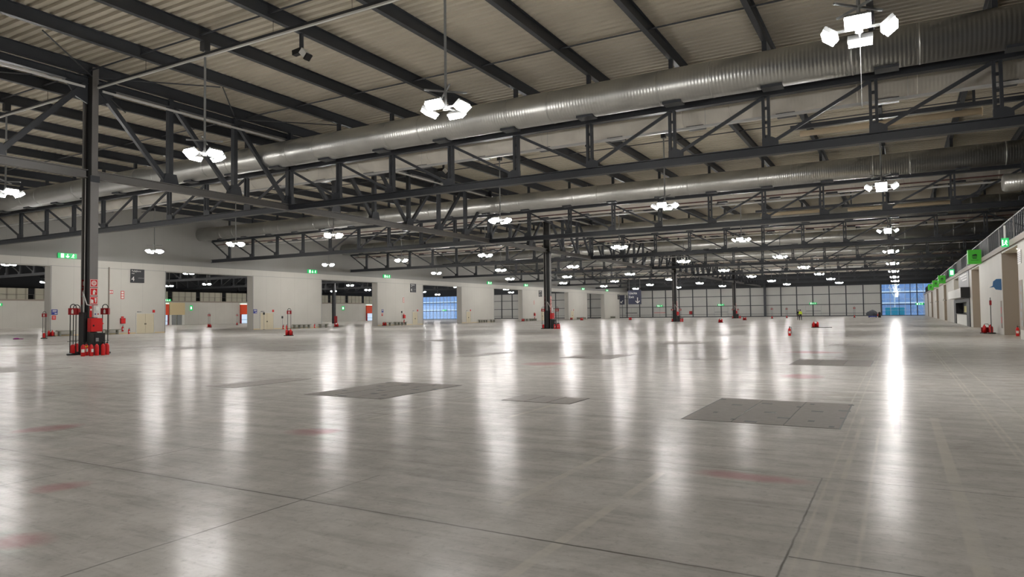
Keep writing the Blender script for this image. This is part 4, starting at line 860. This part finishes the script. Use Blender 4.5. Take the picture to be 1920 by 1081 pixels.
t = thing('steel_column', 'dark column of the neighbouring hall with red fire kit, in the fourth doorway', 'column', (-106.3, 160.6, 0)); MB().box(-0.37, -0.31, -.2, .2, 0, 13.4).box(.31, .37, -.2, .2, 0, 13.4).build('flange', M['steel'], t); MB().box(-0.31, 0.31, -.04, .04, 0, 13.4).build('web', M['steel'], t); MB().box(.37, .7, -.3, .3, .1, 1.6).build('cabinet', M['darkred'], t)
# glazed end of the neighbouring hall
wq = struct(MB().box(-145, -112, WF - 0.55, WF - 0.45, 0, 0.15).box(-145, -112, WF - 0.55, WF - 0.45, 2.7, 2.85).box(-145, -112, WF - 0.55, WF - 0.45, 5.5, 5.65).build('window_3', M['steel'])) if False else None

# ================================================================ FLOOR: TRENCH COVERS
def cover(x0, x1, y0, y1, lab, det=False, dark=False):
    t = thing('trench_cover', lab, 'floor cover', ((x0 + x1) / 2, (y0 + y1) / 2, 0), 0, 'trench covers let into the floor')
    w, l = (x1 - x0) / 2, (y1 - y0) / 2; n = 3
    for i in range(n):
        a, c = -w + 2 * w * i / n, -w + 2 * w * (i + 1) / n
        MB().box(a + 0.008, c - 0.008, -l, l, 0.0, 0.004).build('plate', M['cover' if det or dark else 'cover_pale'], t)
    MB().box(-w - 0.015, w + 0.015, -l - 0.015, l + 0.015, 0, 0.0015).build('rim', M['black'], t)
    if det:
        q = MB(); r = random.Random(3)
        for (px, py) in ((-0.72, -0.55), (-0.60, 0.55), (0.25, -0.75), (0.30, 0.72), (0.62, -0.9), (0.60, 0.25), (0.98, -0.4), (0.95, 0.5), (-0.2, 0.95), (-0.35, -1.2), (0.0, -0.2), (0.45, 1.2), (-0.95, 1.3), (1.0, 1.35), (-0.1, -1.35), (0.9, -1.35)):
            s = r.choice((0.035, 0.045, 0.09)); q.box(px * w - s, px * w + s, py * l / 1.5 - 0.06, py * l / 1.5 + 0.06, 0.004, 0.0055)
        q.box(-0.335 * w - 0.012, -0.335 * w + 0.012, -0.25 * l, 0.55 * l, 0.004, 0.0052)
        q.build('lifting_slot', M['black'], t)
    return t
for a in ((-2.98, -0.77, 10.62, 13.48, 'large grey trench cover with dark lifting slots, right of centre in the foreground', True), (-11.05, -8.97, 10.62, 13.5, 'trench cover with a few dark slots, left of centre in the foreground', True), (-6.7, -5.28, 11.48, 12.4, 'faint small trench cover with a pale tape mark, centre of the floor'), (-14.6, -13.6, 10.9, 13.3, 'narrow brownish trench cover at the left, right of the nearest column'), (-27.2, -24.6, 11.1, 13.1, 'trench cover cut by the left edge, in front of the nearest column'),
          (-2.98, -0.77, 22.6, 25.2, 'darker trench cover behind the big slotted one, right of centre'), (-11.05, -9.06, 23.2, 25.8, 'brownish trench cover in the second row, middle of the floor'), (-6.7, -5.23, 23.9, 24.6, 'thin trench cover in the second row, between two larger ones'), (-15.3, -14.5, 22.7, 25.8, 'thin trench cover in the second row, left of the middle'), (-26.9, -25.0, 23.4, 25.4, 'trench cover in the second row, left part of the floor'),
          (-2.86, -0.8, 35.0, 37.5, 'trench cover in the third row, under the vertical row of lamps'), (-11.0, -9.0, 35.2, 37.6, 'trench cover in the third row, middle of the floor'), (-26.9, -25.0, 35.4, 37.6, 'trench cover in the third row, left of the second column'), (-39.0, -37.0, 22.6, 25.4, 'trench cover left of the nearest column kit'), (-50.2, -48.2, 22.2, 25.2, 'trench cover at the far left edge of the floor'), (-34.6, -32.8, 22.6, 25.4, 'trench cover just beyond the nearest column'),
          (-11.0, -9.0, 47.2, 49.6, 'trench cover in the fourth row, middle of the floor'), (-2.9, -0.8, 47.2, 49.6, 'trench cover in the fourth row, at the right'), (-26.9, -25.0, 47.2, 49.6, 'trench cover in the fourth row, left of the second column')):
    cover(*a[:5], det=len(a) > 5, dark='darker' in a[4])

# ================================================================ PEOPLE
def figure(label, loc, rz, jacket, trousers, stride=0.16, hands=True):
    t = thing('person', label, 'person', loc, rz)
    V_, E_, R_ = [], [], []
    def v(x, y, z, r, p=None):
        V_.append((x, y, z)); R_.append(r); i = len(V_) - 1
        if p is not None: E_.append((p, i))
        return i
    pel = v(0, 0, 0.95, 0.14)
    ab = v(0, 0, 1.1, 0.135, pel); ch = v(0, 0.01, 1.32, 0.155, ab); nk = v(0, 0.0, 1.47, 0.07, ch); nk2 = v(0, -0.01, 1.54, 0.055, nk); hd = v(0, -0.02, 1.62, 0.085, nk2); hd2 = v(0, -0.02, 1.72, 0.07, hd)
    v(0, -0.10, 1.62, 0.018, hd)
    for s, st in ((-1, stride), (1, -stride)):
        hp = v(s * 0.09, 0, 0.9, 0.1, pel); kn = v(s * 0.1, -st * 0.6, 0.5, 0.07, hp); an = v(s * 0.1, -st + (0.06 if st < 0 else 0), 0.09, 0.045, kn); v(s * 0.11, -st - 0.13, 0.035, 0.04, an)
        sh = v(s * 0.18, 0.0, 1.40, 0.075, ch); el = v(s * 0.25, st * 0.4, 1.12, 0.052, sh); wr = v(s * 0.26, st * 0.7 - 0.06, 0.88, 0.036, el); pm = v(s * 0.255, st * 0.75 - 0.08, 0.81, 0.034, wr)
        for f in range(4): a = v(s * (0.262 - 0.002 * f), st * .75 - 0.125 + 0.024 * f, 0.765, 0.0095, pm); v(s * 0.245, st * .75 - 0.12 + 0.023 * f, 0.725 + 0.006 * abs(f - 1), 0.0085, a)
        a = v(s * 0.225, st * .75 - 0.125, 0.80, 0.0105, wr); v(s * 0.215, st * .75 - 0.14, 0.765, 0.009, a)
    me = bpy.data.meshes.new('body'); me.from_pydata(V_, E_, []); me.materials.append(M['skin'])
    o = bpy.data.objects.new('body', me); C.objects.link(o); o.parent = t
    md = o.modifiers.new('Skin', 'SKIN')
    for i, q in enumerate(me.skin_vertices[0].data): q.radius = (R_[i], R_[i] * (0.72 if i in (pel, ab, ch) else 1)); q.use_root = (i == 0)
    o.modifiers.new('Sub', 'SUBSURF').levels = 1; o.modifiers['Sub'].render_levels = 1
    def part(name, chains, m, grow):
        vs, es, rs = [], [], []
        for cidx in chains:
            prev = None
            for i in cidx:
                if i in [q[0] for q in vs]: prev = [q[0] for q in vs].index(i); continue
                vs.append((i,)); rs.append(R_[i] + grow)
                if prev is not None: es.append((prev, len(vs) - 1))
                prev = len(vs) - 1
        mm = bpy.data.meshes.new(name); mm.from_pydata([V_[q[0]] for q in vs], es, []); mm.materials.append(m)
        oo = bpy.data.objects.new(name, mm); C.objects.link(oo); oo.parent = t
        oo.modifiers.new('Skin', 'SKIN')
        for i, q in enumerate(mm.skin_vertices[0].data): q.radius = (rs[i], rs[i] * 0.85); q.use_root = (i == 0)
        oo.modifiers.new('Sub', 'SUBSURF').render_levels = 1
    # indices of the limbs
    Ls = []; k = 8
    for s in (0, 1): Ls.append(k); k += 18
    part('trousers', [[pel]] + [[pel, b, b + 1, b + 2] for b in Ls], trousers, 0.018)
    part('jacket', [[pel, ab, ch, nk]] + [[ch, b + 4, b + 5, b + 6] for b in Ls], jacket, 0.02)
    for b in Ls:
        x, y, z = V_[b + 3]; MB().box(x - 0.05, x + 0.05, y - 0.05, y + 0.2, 0, 0.09).build('shoe', M['black'], t)
    MB().tube_z([(0.075, 0), (0.1, 0.06), (0.09, 0.13), (0.03, 0.17)], 12, (0, 0.015, 1.62)).build('hair', M['hair'], t, True)
    return t
figure('person in a yellow high-visibility jacket and dark trousers walking on the far floor', (-14.7, 126.5, 0), PI - 0.2, M['hivis'], M['cloth'])
figure('person in dark clothes walking close behind the one in yellow', (-15.25, 128.6, 0), PI, M['cloth'], M['cloth'], 0.22)
# grey heap on a blue trolley near the glazed bay
t = thing('covered_load', 'large load under a grey sheet on a low blue trolley, left of the glazed bay', 'covered load', (-5.0, 159.0, 0))
MB().box(-0.5, 1.0, -0.8, 0.6, 0.12, 0.34).build('trolley_deck', M['blue'], t)
for sx in (-0.4, 0.9):
    for sy in (-0.7, 0.5): MB().tube([(sx, sy - 0.04, 0.08), (sx, sy + 0.04, 0.08)], 0.08, 12).build('wheel', M['black'], t)
bm = bmesh.new(); bmesh.ops.create_icosphere(bm, subdivisions=4, radius=1.0)
r = random.Random(5)
for q in bm.verts:
    a = math.sin(q.co.x * 4.3 + 1) * 0.05 + math.sin(q.co.y * 5.1 + q.co.x * 3) * 0.05 + math.sin(q.co.x * 11 + q.co.z * 7) * 0.025
    q.co = Vector((q.co.x * (1.05 + a) + 0.12, q.co.y * (0.8 + a), max(-0.62, q.co.z) * (0.75 + a) + 0.75))
me = bpy.data.meshes.new('sheet'); bm.to_mesh(me); bm.free(); me.materials.append(M['tarp'])
for p in me.polygons: p.use_smooth = True
o = bpy.data.objects.new('sheet', me); C.objects.link(o); o.parent = t
t = thing('dark_drum', 'small black drum right of the sheeted load', 'drum', (-3.55, 160.5, 0)); MB().lathe([(0.25, 0), (0.27, 0.1), (0.22, 0.7), (0.26, 0.95), (0.15, 1.1)], 14).build('body', M['black'], t, True); MB().lathe([(0.1, 1.1), (0.1, 1.16)], 10).build('cap', M['black'], t)

# ================================================================ OUTSIDE, BEYOND THE GLAZED BAY
t = thing('glass_building', 'blue glass building across the street, seen through the glazed bay', 'building', (4, WF + 26, 0))
MB().box(-40, 40, 0, 6, -0.02, 26).build('wall', M['bluewall'], t)
for i in range(-6, 8):
    for j in range(5):
        w = MB().box(i * 2.4 + 0.15, i * 2.4 + 2.2, -0.08, 0.0, 0.6 + j * 3.2, 3.2 + j * 3.2).build('window', mat('facade_glass', rgb(124, 146, 178), 0.15) if (i, j) == (-6, 0) else bpy.data.materials['facade_glass'], t)
MB().box(-40, 40, -0.2, 0, 3.3, 3.6).box(-40, 40, -0.2, 0, 6.5, 6.8).box(-40, 40, -0.2, 0, 9.7, 10.0).build('floor_band', M['white'], t)
t = thing('glass_building', 'pale blue glass building far outside, seen through the fourth doorway', 'building', (-160, WF + 30, 0), 0, None)
MB().box(-45, 45, 0, 6, -0.02, 26).build('wall', M['bluewall'], t)
for i in range(-14, 16):
    for j in range(3): MB().box(i * 2.4 + 0.15, i * 2.4 + 2.2, -0.08, 0.0, 0.6 + j * 3.2, 3.2 + j * 3.2).build('window', bpy.data.materials['facade_glass'], t)
MB().box(-45, 45, -0.2, 0, 3.3, 3.6).box(-45, 45, -0.2, 0, 6.5, 6.8).build('floor_band', M['white'], t)
t = thing('turquoise_fence', 'turquoise hoarding outside the glazed bay', 'fence', (0, WF + 9, 0))
for i in range(3): MB().box(-3.2 + i * 1.5, -1.8 + i * 1.5, -0.04, 0.04, 0, 2.1).build('panel', M['turq'], t)
MB().box(-3.3, 1.5, 0.05, 0.12, 2.1, 2.2).build('rail', M['white'], t)
t = thing('steel_tree_mast', 'white branching steel mast outside the glazed bay', 'mast', (-1.0, WF + 14, 0))
MB().tube([(0, 0, 0), (0, 0, 5.2)], 0.16, 10).build('trunk', M['white'], t)
for a in range(5): MB().tube([(0, 0, 4.4 + 0.2 * a), (math.cos(a * 1.3) * 1.6, math.sin(a * 1.3) * 1.2, 7.2 + 0.3 * a)], 0.08, 8).build('branch', M['white'], t)
t = thing('scaffold_tower', 'grey lattice scaffold outside the glazed bay', 'scaffold', (4.2, WF + 12, 0))
for x in (-1.5, 0, 1.5):
    for y in (0, 1.2): MB().tube([(x, y, 0), (x, y, 8)], 0.05, 6).build('standard', M['palemetal'], t)
for z in (2, 4, 6, 8): MB().box(-1.6, 1.6, -0.05, 1.25, z, z + 0.06).build('deck', M['grey'], t)
q = MB()
for z in (0, 2, 4, 6): q.bar((-1.5, 0, z), (0, 0, z + 2), 0.05, 0.05).bar((1.5, 0, z), (0, 0, z + 2), 0.05, 0.05)
q.build('brace', M['palemetal'], t)

# ================================================================ CAMERA
FPX, YAW, PIT, ROL = 1289.807, 0.51198, 0.03663, -0.01181
fw = Vector((-math.sin(YAW) * math.cos(PIT), math.cos(YAW) * math.cos(PIT), math.sin(PIT)))
rt = Vector((math.cos(YAW), math.sin(YAW), 0)); up = rt.cross(fw)
r2 = rt * math.cos(ROL) + up * math.sin(ROL); u2 = -rt * math.sin(ROL) + up * math.cos(ROL)
cam = bpy.data.cameras.new('camera'); co = bpy.data.objects.new('camera', cam); C.objects.link(co)
mw = Matrix(((r2.x, u2.x, -fw.x, 0), (r2.y, u2.y, -fw.y, 0), (r2.z, u2.z, -fw.z, 1.6565), (0, 0, 0, 1)))
co.matrix_world = mw
cam.sensor_width = 36.0; cam.lens = FPX / 1920 * 36.0; cam.clip_end = 1000
S.camera = co
